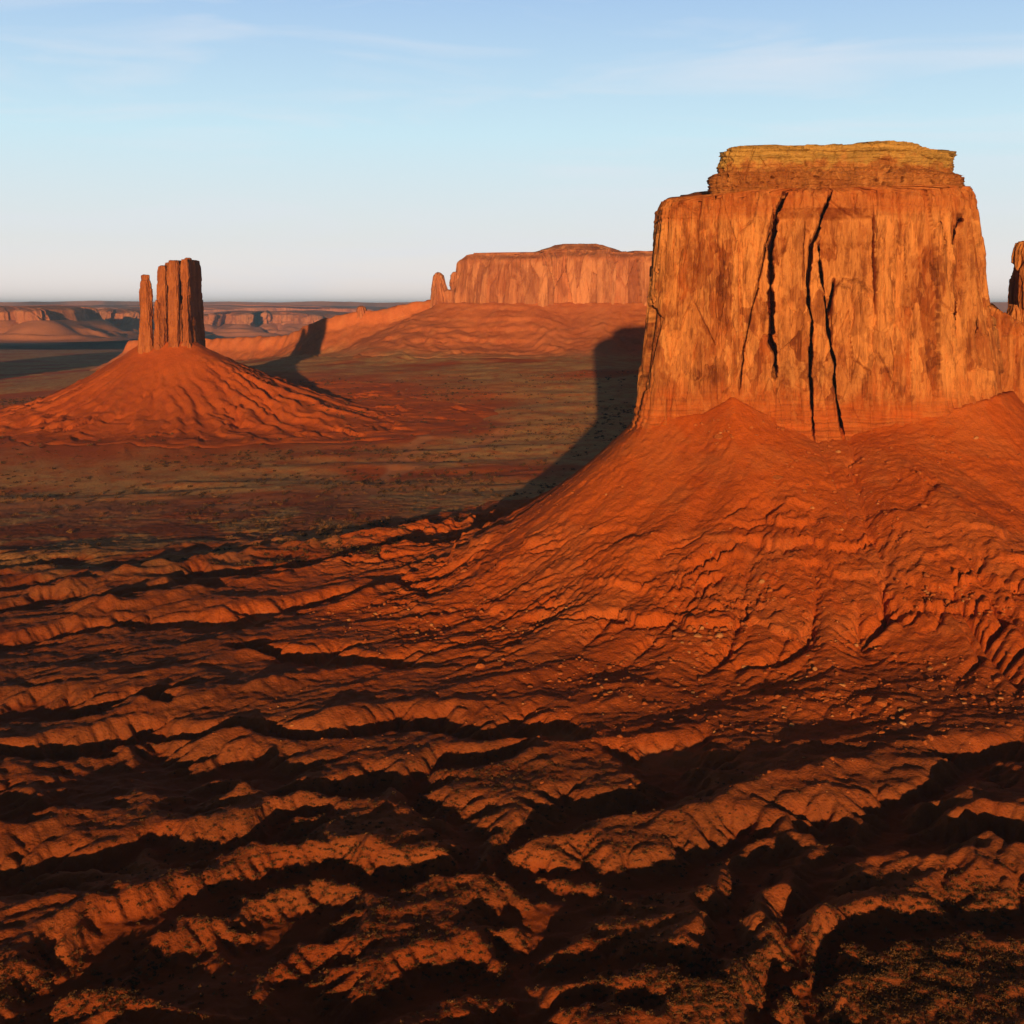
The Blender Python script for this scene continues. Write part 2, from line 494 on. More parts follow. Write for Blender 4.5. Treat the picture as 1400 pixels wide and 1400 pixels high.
# dry washes the ridges drain to: pixel polylines
WASHES = [
    [(1215, 1090), (1180, 1170), (1130, 1230), (1125, 1300), (1140, 1420)],
    [(930, 1035), (860, 1065), (800, 1085), (720, 1125), (690, 1180), (720, 1280), (800, 1420)],
    [(640, 1030), (500, 1050), (300, 1020), (100, 1050), (-250, 1110)],
    [(690, 1180), (560, 1165), (400, 1160), (250, 1225), (100, 1290), (-150, 1360)],
    [(700, 1290), (600, 1290), (400, 1300), (200, 1345), (0, 1410)],
    [(520, 900), (400, 890), (340, 880)],
    [(560, 800), (430, 815), (250, 845), (0, 850), (-350, 875)],
    [(760, 990), (600, 985), (450, 985), (300, 972), (100, 1000), (-250, 1005)],
    [(1500, 1230), (1300, 1255), (1200, 1330), (1150, 1420)],
    [(1500, 1000), (1320, 1035), (1215, 1090)],
    [(1060, 1110), (980, 1150), (900, 1180), (800, 1190), (700, 1180)],
    [(1010, 1220), (960, 1290), (850, 1270), (720, 1280)],
    [(640, 730), (480, 755), (300, 782), (60, 810), (-300, 840)],
    [(180, 955), (60, 950), (-250, 960)],
    [(860, 1330), (760, 1345), (640, 1360), (520, 1420)], [(1090, 1180), (1020, 1190), (960, 1235)],
    [(430, 1230), (330, 1262), (260, 1300)], [(560, 1050), (600, 1100), (640, 1150)], [(200, 1010), (260, 1050)],
    [(420, 1085), (250, 1120), (60, 1150), (-200, 1200)],
    [(360, 1200), (250, 1225)], [(1400, 1130), (1280, 1125), (1200, 1140)],
]
def base_land(X, Y, d):
    z = floor_z(X, Y)
    near = 1 - ss(1000, 1150, Y)
    z = z + 5.0 * ss(-0.5, 0.5, fbm((X * .9 + Y * .4) / 150, (Y * .9 - X * .4) / 62, 4, 601)) * near + 3 * ss(520, 250, d)
    z = z + near * 3.0 * fbm(X / 58, Y / 44, 4, 610)
    z = z + near * 2.2 * (ridged((X * .93 + Y * .37) / 44, (Y * .93 - X * .37) / 19, 4, 607) - 0.9) * ss(-.45, .3, fbm(X / 110, Y / 80, 3, 608)) + 0.55 * fbm(X / 13, Y / 9, 4, 602)
    for pts, hgt, wid in RIDGES:
        pl = np.array([G(a, b, 4) for a, b in pts])
        dd, _, _ = poly_dist(X, Y, pl, False)
        w = wid * (1 + 0.5 * noise2(X / 24, Y / 24, 21))
        z = z + (0.5 + 0.4 * float(ss(1030, 930, pts[0][1]))) * hgt * np.exp(-np.power(dd / w, 1.2)) * (0.8 + 0.5 * noise2(X / 16, Y / 16, 23))
    wx = X + 26 * fbm(X / 75, Y / 75, 4, 603); wy = Y + 24 * fbm(X / 75, Y / 75, 4, 604)
    dt = np.full(X.shape, 1e9)
    for pts in WASHES:
        dd, _, _ = poly_dist(wx, wy, np.array([G(a, b, 0) for a, b in pts]), False)
        dt = np.minimum(dt, dd)
    return z, dt

def erode(h, cell, iters, K, m=0.45, diff=0.0, seed=1):
    """stream power incision on a grid (implicit), with a little creep"""
    n0, n1 = h.shape
    N = n0 * n1
    idx = np.arange(N).reshape(n0, n1)
    offs = [(-1, 0), (1, 0), (0, -1), (0, 1), (-1, -1), (-1, 1), (1, -1), (1, 1)]
    for it in range(iters):
        best = np.zeros((n0 - 2, n1 - 2)); rc = idx[1:-1, 1:-1].copy()
        c = h[1:-1, 1:-1]
        lo = np.full(c.shape, 1e9)
        for a, b in offs:
            nb = h[1 + a:n0 - 1 + a, 1 + b:n1 - 1 + b]
            lo = np.minimum(lo, nb)
            s = (c - nb) / (cell * math.hypot(a, b))
            k = s > best
            best = np.where(k, s, best); rc = np.where(k, idx[1 + a:n0 - 1 + a, 1 + b:n1 - 1 + b], rc)
        pit = best <= 0
        rcv = idx.copy(); rcv[1:-1, 1:-1] = rc; rcv = rcv.ravel()
        dep = (rcv != idx.ravel()).astype(np.int32)
        anc = rcv.copy()
        for _ in range(12):
            dep = dep + dep[anc]; anc = anc[anc]
        order = np.argsort(dep.astype(np.int16), kind='stable')
        ds = dep[order]
        mx = int(ds[-1])
        st = np.searchsorted(ds, np.arange(mx + 2))
        A = np.full(N, cell * cell)
        for k in range(mx, 0, -1):
            nd = order[st[k]:st[k + 1]]
            np.add.at(A, rcv[nd], A[nd])
        F = K * np.power(A, m) / cell
        hf = h.ravel().copy()
        for k in range(1, mx + 1):
            nd = order[st[k]:st[k + 1]]
            f = F[nd]
            hf[nd] = (hf[nd] + f * hf[rcv[nd]]) / (1 + f)
        h = hf.reshape(n0, n1)
        c = h[1:-1, 1:-1]
        c[pit] = lo[pit] + 0.02
        if diff:
            lap = h[:-2, 1:-1] + h[2:, 1:-1] + h[1:-1, :-2] + h[1:-1, 2:] - 4 * c
            c += diff * lap
    return h, A.reshape(n0, n1)

gx = np.arange(A_X0, A_X1 + 0.1, A_C); gy = np.arange(A_Y0, A_Y1 + 0.1, A_C)
GX, GY = np.meshgrid(gx, gy)
tal0, tal_d, tal_ang = merrick_talus(GX, GY)
base0, wash_d = base_land(GX, GY, tal_d)
h1 = smax(base0, tal0, 7.0)
wash_z = floor_z(GX, GY) - np.clip(2.0 + 4.2 * fbm(GX / 85, GY / 60, 3, 605), -0.6, 5.2) * (0.62 + 0.30 * ss(700, 560, GY))
K_map = (0.060 * (0.07 + 0.93 * ss(150, 300, tal_d)) * np.clip(0.75 + 0.7 * fbm(GX / 120, GY / 90, 3, 606), 0.2, 1.3)).ravel()
pin = (wash_d < 3.5) & (tal_d > 150)
for _ in range(36):
    h1[pin] = np.minimum(h1[pin], wash_z[pin])
    h1, flow = erode(h1, A_C, 1, K_map, 0.45, 0.008)
h1 = h1 + 0.55 * (ridged((GX * .9 + GY * .43) / 15, (GY * .9 - GX * .43) / 8, 3, 609) - .9) * ss(150, 320, tal_d)
for _ in range(4):
    h1, flow = erode(h1, A_C, 1, K_map, 0.38, 0.004)
# sand lies flat along the washes
lev = wash_z - 0.2 + 0.9 * ss(7, 22, wash_d)
h1 = smax(h1, lev, 1.0)
wash = (1 - ss(0.3, 1.6, h1 - lev)) * ss(60, 200, tal_d)

def bil(grid, X, Y):
    fx = np.clip((X - A_X0) / A_C, 0, len(gx) - 1.001); fy = np.clip((Y - A_Y0) / A_C, 0, len(gy) - 1.001)
    i = fx.astype(int); j = fy.astype(int); u = fx - i; v = fy - j
    return (grid[j, i] * (1 - u) + grid[j, i + 1] * u) * (1 - v) + (grid[j + 1, i] * (1 - u) + grid[j + 1, i + 1] * u) * v
def in_a(X, Y):
    e = np.minimum(np.minimum(X - A_X0, A_X1 - X), np.minimum(Y - A_Y0, A_Y1 - Y))
    return ss(0, 110, e)
def mitten_talus(X, Y):
    d, par, ins = poly_dist(X, Y, mit_poly)
    ang = np.arctan2(Y - 2085, X + 585)
    wob = 1 + 0.22 * noise2(ang * 1.7, ang * 0 + 8.1, 78) + 0.45 * np.exp(-((ang + 0.25) / 0.55) ** 2)
    z = CZ - 62 - talus_drop(d / wob, 128, 330, 1.9) - 0.05 * np.maximum(d - 330, 0)
    rill = ridged(ang * 9 + 0.5 * fbm(X / 60, Y / 60, 3, 79), d / 600, 3, 80) - 0.9
    z = z + 6.5 * rill * ss(15, 150, d) * (1 - 0.85 * ss(200, 420, d)) + 2.0 * (ss(200, 212, d + 30 * noise2(ang * 6, d * 0, 81)) * (1 - ss(212, 280, d)))
    return np.where(ins, CZ - 60, z), d
ARM = [P(600, 408, 3260), P(560, 415, 3255), P(520, 425, 3255), P(494, 424, 3260), P(470, 431, 3265), P(444, 435, 3270), P(420, 446, 3310), P(395, 459, 3360), P(300, 463, 3500), P(180, 466, 3700)]
def mesa_talus(X, Y):
    d, par, ins = poly_dist(X, Y, mesa_poly)
    ang = X / 300.0
    rill = ridged(X / 130 + 0.4 * fbm(X / 80, Y / 80, 3, 83), d / 420, 4, 84) - 0.9
    z1 = CZ + 4 - talus_drop(d, 122, 330, 1.5) - 0.12 * np.maximum(d - 330, 0) + (7.5 * rill + 12 * fbm(X / 170, d / 500, 3, 85)) * ss(0, 130, d)
    z1 = z1 + 9 * (ss(250, 262, d + 40 * noise2(X / 150, d * 0, 86)) - ss(262, 350, d)) * ss(-.1, .3, noise2(X / 260, d * 0, 87))
    z1 = np.where(ins, CZ + 6, z1)
    arm = np.array(ARM)
    da, pa, _ = poly_dist(X, Y, arm[:, :2], False)
    crest = np.interp(pa, np.arange(len(arm)), arm[:, 2]) + 2.5 * noise2(X / 22, Y * 0, 88)
    back = 1.0
    z2 = crest - 30 * ss(4, 30, da + 5 * noise2(X / 25, Y / 25, 90)) - 0.62 * np.clip(da - 20, 0, 110) * (1 + 0.1 * rill) - 0.12 * np.maximum(da - 130, 0)
    return smax(z1, z2, 8.0), np.minimum(d, da)
def far_ground(X, Y):
    z = floor_z(X, Y)
    far = ss(900, 1200, Y)
    z = z + far * (3.0 * (ridged((X + 0.3 * Y) / 380, (Y - .15 * X) / 120, 4, 31) - 0.9) + 1.3 * fbm(X / 60, Y / 34, 5, 33)) * (1 - 0.5 * ss(3200, 6000, Y))
    z = z + (1 - far) * 5.0 * fbm(X / 200, Y / 120, 4, 35)
    z = z + 14 * ss(5000, 20000, np.hypot(X, Y)) * fbm(X / 2500, Y / 1500, 4, 36)
    return z
def land(X, Y, want_wash=False):
    z = far_ground(X, Y)
    w = in_a(X, Y)
    m = w > 0
    if m.any():
        zz = bil(h1, X[m], Y[m])
        zz = zz + 0.35 * fbm(X[m] / 4.5, Y[m] / 4.5, 3, 37) + 0.5 * (ridged(X[m] / 16, Y[m] / 10, 3, 38) - .9)
        z[m] = z[m] * (1 - w[m]) + zz * w[m]
    mm = (np.hypot(X + 585, Y - 2085) < 1100)
    if mm.any():
        t, d = mitten_talus(X[mm], Y[mm])
        z[mm] = smax(z[mm], t, 6.0)
    mm = (X > -1900) & (X < 1800) & (Y > 2200) & (Y < 4600)
    if mm.any():
        t, d = mesa_talus(X[mm], Y[mm])
        z[mm] = smax(z[mm], t, 8.0)
    return z

# ------------------------------------------------------------------ ground sheet (finer where the camera looks)
th = np.concatenate([np.linspace(-180, -33, 60, endpoint=False), np.linspace(-33, 33, 1150, endpoint=False), np.linspace(33, 180, 60, endpoint=False)])
rr = np.concatenate([np.geomspace(15, 240, 18, endpoint=False), np.geomspace(240, 1300, 640, endpoint=False), np.geomspace(1300, 5000, 330, endpoint=False), np.geomspace(5000, 45000, 90)])
TH, RR = np.meshgrid(np.radians(th), rr)
XX = (np.sin(TH) * RR).ravel(); YY = (np.cos(TH) * RR).ravel()

def mer_patch(X, Y):
    d, par, ins = poly_dist(X, Y, mer_poly)
    ang = np.arctan2(Y - 985, X - 240)
    b = 1 - d / (255 * (1 + 0.14 * noise2(ang * 2.3, ang * 0 + 1, 95) + 0.05 * noise2(ang * 11, ang * 0, 96)))
    b = np.where(Y < 640, -1, b) if False else b
    return b, d, ins
def mit_patch(X, Y):
    d, par, ins = poly_dist(X, Y, mit_poly)
    ang = np.arctan2(Y - 2085, X + 585)
    return 1 - d / (340 * (1 + 0.5 * np.exp(-((ang + 0.25) / 0.55) ** 2) + 0.2 * noise2(ang * 2.1, ang * 0 + 1, 97) + 0.06 * noise2(ang * 12, ang * 0, 98))), d, ins
def mesa_patch(X, Y):
    d1, par, ins = poly_dist(X, Y, mesa_poly)
    arm = np.array(ARM)
    d2, _, _ = poly_dist(X, Y, arm[:, :2], False)
    b1 = 1 - d1 / (350 * (1 + 0.15 * noise2(X / 190, Y / 900, 99)))
    b2 = 1 - d2 / (130 * (1 + 0.15 * noise2(X / 120, Y / 900, 100)))
    return np.maximum(b1, b2), np.minimum(d1, d2), ins

ZZ = land(XX, YY)
low = np.zeros(len(XX))
for fn, (x0, x1, y0, y1) in ((mer_patch, (-260, 740, 560, 1420)), (mit_patch, (-1150, 60, 1600, 2600)), (mesa_patch, (-1500, 1500, 2500, 4400))):
    m = (XX > x0) & (XX < x1) & (YY > y0) & (YY < y1)
    b, d, ins = fn(XX[m], YY[m])
    low[m] = np.maximum(low[m], ss(0.0, 0.06, b))
ZG = ZZ - low * np.where(YY > 1500, 9.0, 5.0)
veg = ss(-0.35, 0.35, fbm(XX / 300, YY / 200, 4, 71) + 0.35) * (0.35 + 0.65 * ss(850, 1300, YY))
wash_v = np.zeros(len(XX))
m = in_a(XX, YY) > 0
wash_v[m] = bil(wash, XX[m], YY[m]) * in_a(XX[m], YY[m])
# winding sandy wash across the valley
for pts in ([(0, 720), (70, 735), (160, 705), (260, 692), (330, 686), (420, 665), (460, 632), (540, 610), (640, 590), (700, 575)],
            [(300, 720), (350, 695), (410, 670), (440, 640)], [(620, 560), (560, 590), (480, 640), (330, 700)]):
    pl = spline(np.array([G(a, b, 30) for a, b in pts]), 40, False)
    m = (XX > -1300) & (XX < 600) & (YY > 900) & (YY < 3000)
    d, _, _ = poly_dist(XX[m] + 14 * noise2(XX[m] / 50, YY[m] / 50, 72), YY[m], pl, False)
    wash_v[m] = np.maximum(wash_v[m], 0.95 * (1 - ss(6, 17, d)))
mitd, _, _ = poly_dist(XX, YY, mit_poly)
veg = veg * (1 - 0.8 * wash_v) * ss(330, 640, mitd + 90 * fbm(XX / 90, YY / 90, 4, 75))
rocky = ss(0.25, 0.6, fbm(XX / 45, YY / 25, 4, 73)) * 0.7
def talusness(X, Y):
    t = np.zeros(X.shape)
    d, _, _ = poly_dist(X, Y, mer_poly)
    nz = 60 * fbm(X / 80, Y / 80, 4, 74)
    t = np.maximum(t, 1 - ss(200, 410, d + nz))
    t = np.maximum(t, 1.0 * ss(1050, 1500, Y + 4 * nz))
    return t
m = YY > 250
tal_v = np.zeros(len(XX)); tal_v[m] = talusness(XX[m], YY[m])
tint = np.stack([veg * np.where(YY > 1000, 1, 0.3 * (1 - tal_v) + 0.7 * ss(850, 1000, YY)), rocky, wash_v, 1 - tal_v], 1)
V = np.stack([XX, YY, ZG], 1)
F = grid_faces(len(rr), len(th), True)
ground = link('ground', poly_mesh('ground', V, F, tint), M_SOIL)
tag(ground, 'red desert valley floor with eroded ridges and scrub flats', 'ground', None, 'structure')

def patch(name, fn, x0, x1, y0, y1, c, parent, mat, extra):
    a = np.arange(x0, x1, c); b_ = np.arange(y0, y1, c)
    X, Y = np.meshgrid(a, b_)
    X = X.ravel(); Y = Y.ravel()
    b, d, ins = fn(X, Y)
    Z = land(X, Y) + extra(X, Y, d) * ss(0.0, 0.25, b)
    lift = 0.3 if c < 3 else 0.8
    Z = Z + lift - (lift * 4) * (1 - ss(0.0, 0.05, b))
    keep = (b > -0.01) & ~(ins & (d > 4 * c + 12))
    F = grid_faces(len(b_), len(a))
    F = F[keep[F].all(1)]
    tv = talusness(X, Y)
    vg = ss(-0.35, 0.35, fbm(X / 300, Y / 200, 4, 71) + 0.35) * (0.35 + 0.65 * ss(850, 1300, Y)) * (0.0 if Y.max() < 2600 else 1.0) * ss(0.32, 0.0, b) if Y.max() > 1500 else 0.1 * ss(0, .3, fbm(X / 60, Y / 60, 4, 101))
    t = np.stack([vg, 0.7 * ss(0.28, 0.7, fbm(X / 30, Y / 22, 4, 102)), np.zeros(len(X)), 1 - tv], 1)
    V, F, t = drop_unused(np.stack([X, Y, Z], 1), F, t)
    return link(name, poly_mesh(name, V, F, t), mat, parent)

merrick = thing('butte', 'huge sandstone butte with black vertical cracks and a yellowish layered cap', 'butte', (235, 985, CZ - 200))
def mer_extra(X, Y, d):
    ang = np.arctan2(Y - 985, X - 240)
    r = ridged(ang * 16 + 0.6 * fbm(X / 40, Y / 40, 3, 103), d / 130, 4, 104) - 0.9
    rough = ss(60, 150, d)
    blocks, f1, e = cells(X / 5.5, Y / 5.5, 105)
    pop = np.where(blocks > 0.86, (blocks - 0.86) / 0.14, 0) * (1 - ss(0.25, 0.5, f1))
    ledge = ss(0.1, 0.5, fbm(X / 60, Y / 40, 3, 106))
    wv = 0.5 * fbm(X / 45, Y / 45, 4, 109)
    a2 = ang + 0.0030 * d
    n1 = noise2(a2 * 11 + wv, d / 190, 110); n2 = noise2(a2 * 27 + 2 * wv, d / 80, 112)
    g1 = ss(0.82, 0.99, 1 - np.abs(n1)) * ss(-.15, .25, noise2(ang * 5, d / 60, 111))
    g2 = ss(0.76, 0.98, 1 - np.abs(n2)) * ss(-.1, .3, noise2(ang * 9, d / 40, 113))
    lip = ss(0.0, 0.12, n1) * (1 - ss(0.12, 0.6, n1)) * ss(-.1, .3, noise2(ang * 6, d / 50, 116))
    pch = ss(0.05, 0.4, fbm(X / 75, Y / 75, 3, 119))
    r = r + ((0.5 + 1.6 * pch) * lip - (1.2 + 3.6 * pch) * g1 - 1.5 * pch * g2) / (0.5 + 1.0 * rough) * ss(15, 90, d)
    n3 = noise2(ang * 52 + 1.5 * wv, d / 160, 130)
    r = r - 1.5 * ss(0.75, 0.98, 1 - np.abs(n3)) * ss(-.2, .3, noise2(ang * 8, d / 90, 131)) * ss(4, 30, d)
    bl, bf, be = cells(X / 9 + 0.4 * wv, Y / 6, 117)
    r = r + 1.3 * (bl - 0.5) * ss(-.15, .3, noise2(X / 70, Y / 50, 118)) * ss(60, 140, d)
    tz = land(X, Y); q = tz + 5 * fbm(X / 50, Y / 50, 3, 114)
    r = r + 4.4 * (ss(0.40, 0.48, q / 11 % 1) - q / 11 % 1) * ss(-.15, .3, noise2(X / 55, Y / 55, 115)) * ss(8, 40, d)
    return r * (0.5 + 1.0 * rough) * (0.55 + 0.45 * pch) + 0.8 * fbm(X / 7, Y / 7, 4, 107) * rough + 2.6 * pop * rough * ledge + 0.42 * fbm(X / 3.2, Y / 3.2, 2, 108)
patch('talus_slope', mer_patch, -230, 720, 600, 1400, 1.25, merrick, M_TALUS, mer_extra)

# ------------------------------------------------------------------ cliffs
def cliff(name, base, top, nu, nv, zb, zt, disp, tintf, parent, mat, wts=None, dome=4.0, rings=7, dz=None):
    """wall between two outlines, closed by rings over the top; disp(x,y,z,s,v,n) gives xyz offsets"""
    B = spline(np.array(base)[:, :2], nu, True, wts); T = spline(np.array(top)[:, :2], nu, True, wts)
    ztop = spline(np.array([[z, 0] for z in zt]), nu, True, wts)[:, 0]
    seg = np.hypot(*(np.roll(B, -1, 0) - B).T)
    s = np.concatenate([[0], np.cumsum(seg)[:-1]])
    tan = np.roll(B, -1, 0) - np.roll(B, 1, 0)
    nrm = np.stack([tan[:, 1], -tan[:, 0]], 1); nrm /= np.linalg.norm(nrm, axis=1)[:, None] + 1e-9
    cen = B.mean(0)
    if ((B - cen) * nrm).sum() < 0: nrm = -nrm
    for _ in range(12):
        nrm = (np.roll(nrm, 1, 0) + nrm * 2 + np.roll(nrm, -1, 0)); nrm /= np.linalg.norm(nrm, axis=1)[:, None]
    v = np.linspace(0, 1, nv)[:, None]
    X = B[None, :, 0] * (1 - v) + T[None, :, 0] * v
    Y = B[None, :, 1] * (1 - v) + T[None, :, 1] * v
    Z = zb + (ztop[None, :] - zb) * v
    Sg = np.broadcast_to(s[None, :], X.shape); Vg = np.broadcast_to(v, X.shape)
    Nx = np.broadcast_to(nrm[None, :, 0], X.shape); Ny = np.broadcast_to(nrm[None, :, 1], X.shape)
    ox, oy, oz = disp(X, Y, Z, Sg, Vg, Nx, Ny)
    t = tintf(X, Y, Z, Sg, Vg, Nx, Ny)
    X, Y, Z = X + ox, Y + oy, Z + oz
    rows = [np.stack([X, Y, Z], -1)]; trow = [t]
    ex, ey, ez = X[-1], Y[-1], Z[-1]
    cx, cy = ex.mean(), ey.mean()
    for k in range(1, rings + 1):
        f = (k / rings) ** 1.3 * 0.995
        x = ex + (cx - ex) * f; y = ey + (cy - ey) * f
        z = ez * (1 - f) + ez.mean() * f + dome * min(1, f * 3.0) + 0.5 * fbm(x / 6, y / 6, 3, 140)
        rows.append(np.stack([x, y, z], -1)[None]); trow.append(t[-1:])
    G3 = np.concatenate(rows, 0); T3 = np.concatenate(trow, 0)
    F = grid_faces(G3.shape[0], nu, True)
    me = poly_mesh(name, G3.reshape(-1, 3), F[:, ::-1] if False else F, T3.reshape(-1, T3.shape[-1]))
    return link(name, me, mat, parent)

def slabs(S_, Z, sc, seed):
    """broken sandstone face: tall slabs standing slightly proud of each other"""
    w = S_ + sc * (0.25 * fbm(Z / (30 * sc) , S_ / (25 * sc), 3, seed))
    a, f1, e1 = cells(w / (17 * sc), Z / (95 * sc), seed + 1)
    b, f2, e2 = cells(w / (6.5 * sc), Z / (48 * sc) + 3, seed + 2)
    c, f3, e3 = cells(w / (2.6 * sc), Z / (15 * sc), seed + 3)
    o = 6.8 * (a - 0.5) + 3.6 * (b - 0.5) + 1.5 * (c - 0.5)
    o = o - 1.9 * (1 - ss(0, 0.030, e1)) - 1.0 * (1 - ss(0, 0.08, e2)) - 0.3 * (1 - ss(0, 0.12, e3))
    o = o + 0.5 * fbm(S_ / (5 * sc), Z / (22 * sc), 4, seed + 4)
    return o * sc, a, b

# cracks of the great butte: photo polylines, step (m, right side relative to left), slot depth, slot half width (px)
CRACKS = [
    ([(1056, 285), (1045, 340), (1030, 410), (1016, 480), (1010, 545)], -4.5, 12, 1.1),
    ([(1075, 262), (1060, 292), (1054, 330), (1052, 400), (1055, 468), (1062, 485), (1062, 520)], -9.0, 42, 3.6),
    ([(1137, 262), (1122, 292), (1108, 330), (1104, 380), (1105, 416), (1111, 440), (1109, 500), (1108, 605)], -5.5, 32, 1.5),
    ([(1116, 330), (1122, 385), (1130, 435), (1134, 470), (1142, 500), (1143, 550), (1152, 605)], -5.0, 32, 1.6),
    ([(1139, 380), (1135, 410), (1130, 440)], 2.0, 22, 1.6),
    ([(1097, 300), (1098, 350), (1098, 395)], -0.6, 5, 0.7),
    ([(898, 340), (903, 372), (896, 390), (899, 420)], -1.0, 6, 1.0),
    ([(1194, 285), (1196, 400), (1196, 432)], 4.5, 0, 0),
    ([(1226, 285), (1232, 330), (1226, 380), (1222, 440)], -2.0, 0, 0),
    ([(1313, 288), (1304, 330), (1302, 400), (1305, 470)], -3.5, 10, 0.9),
    ([(1283, 282), (1286, 320), (1288, 350)], -0.8, 4, 0.7),
    ([(1334, 430), (1331, 470), (1328, 490)], -0.6, 4, 0.7),
    ([(935, 330), (928, 380), (922, 470)], -1.2, 3, 0.6),
    ([(980, 300), (972, 360), (968, 440)], -0.9, 0, 0),
]
def lerp_line(pts, y):
    p = np.array(pts, float)
    return np.interp(y, p[:, 1], p[:, 0]), p[0, 1], p[-1, 1]
def mer_disp(X, Y, Z, S_, V_, Nx, Ny):
    o, a, b = slabs(S_, Z, 1.0, 200)
    px, py = PX(X, Y, Z)
    front = ss(-0.15, -0.45, Ny)
    o = o + front * ss(905, 945, px) * (1 - ss(1300, 1335, px)) * 5.5 * fbm(S_ / 36, Z / 190, 2, 205)
    jit = 0.8 * fbm(px / 90, py / 40, 3, 210) + 1.3 * (2 * np.abs(((py + 9 * noise2(px / 200, py / 60, 219)) / 31) % 2 - 1) - 1) * noise2(px / 300, py / 70, 228)
    slot = np.zeros(X.shape)
    st = np.zeros(X.shape)
    for pts, step, dep, wid in CRACKS:
        xl, y0, y1 = lerp_line(pts, py)
        f = ss(y0 - 4, y0 + 14, py) * (1 - ss(y1 - 30, y1 + 6, py))
        # a step reaches a limited way to its right and eases back
        st = st + step * f * ss(-0.8, 0.8, px - xl - jit) * (1 - ss(60, 130, px - xl)) * (1 - ss(1316, 1336, px))
        if dep:
            w = wid * np.clip(0.85 + 1.1 * fbm(py / 24, py * 0 + wid * 7 + dep, 3, 211), 0.15, 1.35) * ss(0, .25, f)
            slot = np.maximum(slot, dep * (1 - ss(w, w + 1.1, np.abs(px - xl - jit))) * f)
    # recessed panel and the arched pale slab below it
    rx = px + 3.5 * fbm(px / 20, py / 14, 4, 216); ry = py + 5 * fbm(px / 14, py / 20, 4, 217) - 0.10 * (px - 1150)
    panel = ss(1116, 1120, rx) * (1 - ss(1192, 1197, rx)) * ss(278, 296, ry) * (1 - ss(378, 400, ry))
    arch_top = 379 + 18 * np.clip(np.abs(px - 1162) / 26, 0, 1.5) ** 3
    arch = ss(1135, 1138, px) * (1 - ss(1182, 1190, rx)) * ss(0, 5, ry - arch_top) * (1 - ss(440, 520, py))
    o = o * (1 - 0.55 * panel); st = st - 4.0 * panel + 3.6 * arch
    # rounded pillars with open joints between them
    for wd, amp, sd in ((17.0, 3.6, 250), (7.5, 1.5, 255)):
        p = (S_ + 0.22 * wd * fbm(Z / (2.4 * wd), S_ / (4 * wd), 3, sd)) / wd
        k = np.floor(p); e0 = k + 0.35 * (rnd(k, k * 0, sd + 1) - 0.5); e1 = k + 1 + 0.35 * (rnd(k + 1, k * 0, sd + 1) - 0.5)
        f = np.clip((p - e0) / (e1 - e0), 0, 1)
        rp = np.sqrt(np.clip(1 - (2 * f - 1) ** 2, 0, 1)) - 0.75
        o = o + amp * rp * ss(-.25, .25, noise2(S_ / (3.2 * wd) + sd, Z / (7 * wd), sd + 2)) * (1 - 0.7 * panel)
    # thin bedded foot and bedded brow
    zf = Z + 1.2 * fbm(S_ / 30, Z / 10, 3, 212)
    bed = rnd(np.floor(zf / 2.1), S_ * 0, 213) - 0.5
    foot = 1 - ss(118, 138, Z)
    brow = ss(0.90, 0.95, V_)
    foot = 1 - ss(112, 142, Z)
    o = o * (1 - 0.6 * foot) + foot * (2.6 * bed + 1.5) + 7.0 * (1 - ss(92, 140, np.floor(zf / 2.1) * 2.1)) ** 1.5 + brow * 1.2 * bed
    o = o - 2.6 * ss(0.955, 1.0, V_) ** 2
    o = o * (0.4 + 0.6 * ss(0, 0.05, V_))
    vx, vy = X / np.hypot(X, Y), Y / np.hypot(X, Y)
    slot = (slot - st * (1 - 0.7 * brow) * ss(0, 0.05, V_)) * front
    return Nx * o + vx * slot, Ny * o + vy * slot, 0.5 * fbm(S_ / 9, Z / 9, 3, 214) + ss(0.92, 1, V_) * (3.2 * (cells(S_ / 7.0, S_ * 0, 218)[0] - 0.6) + 1.5 * fbm(S_ / 12, Z * 0, 3, 215))
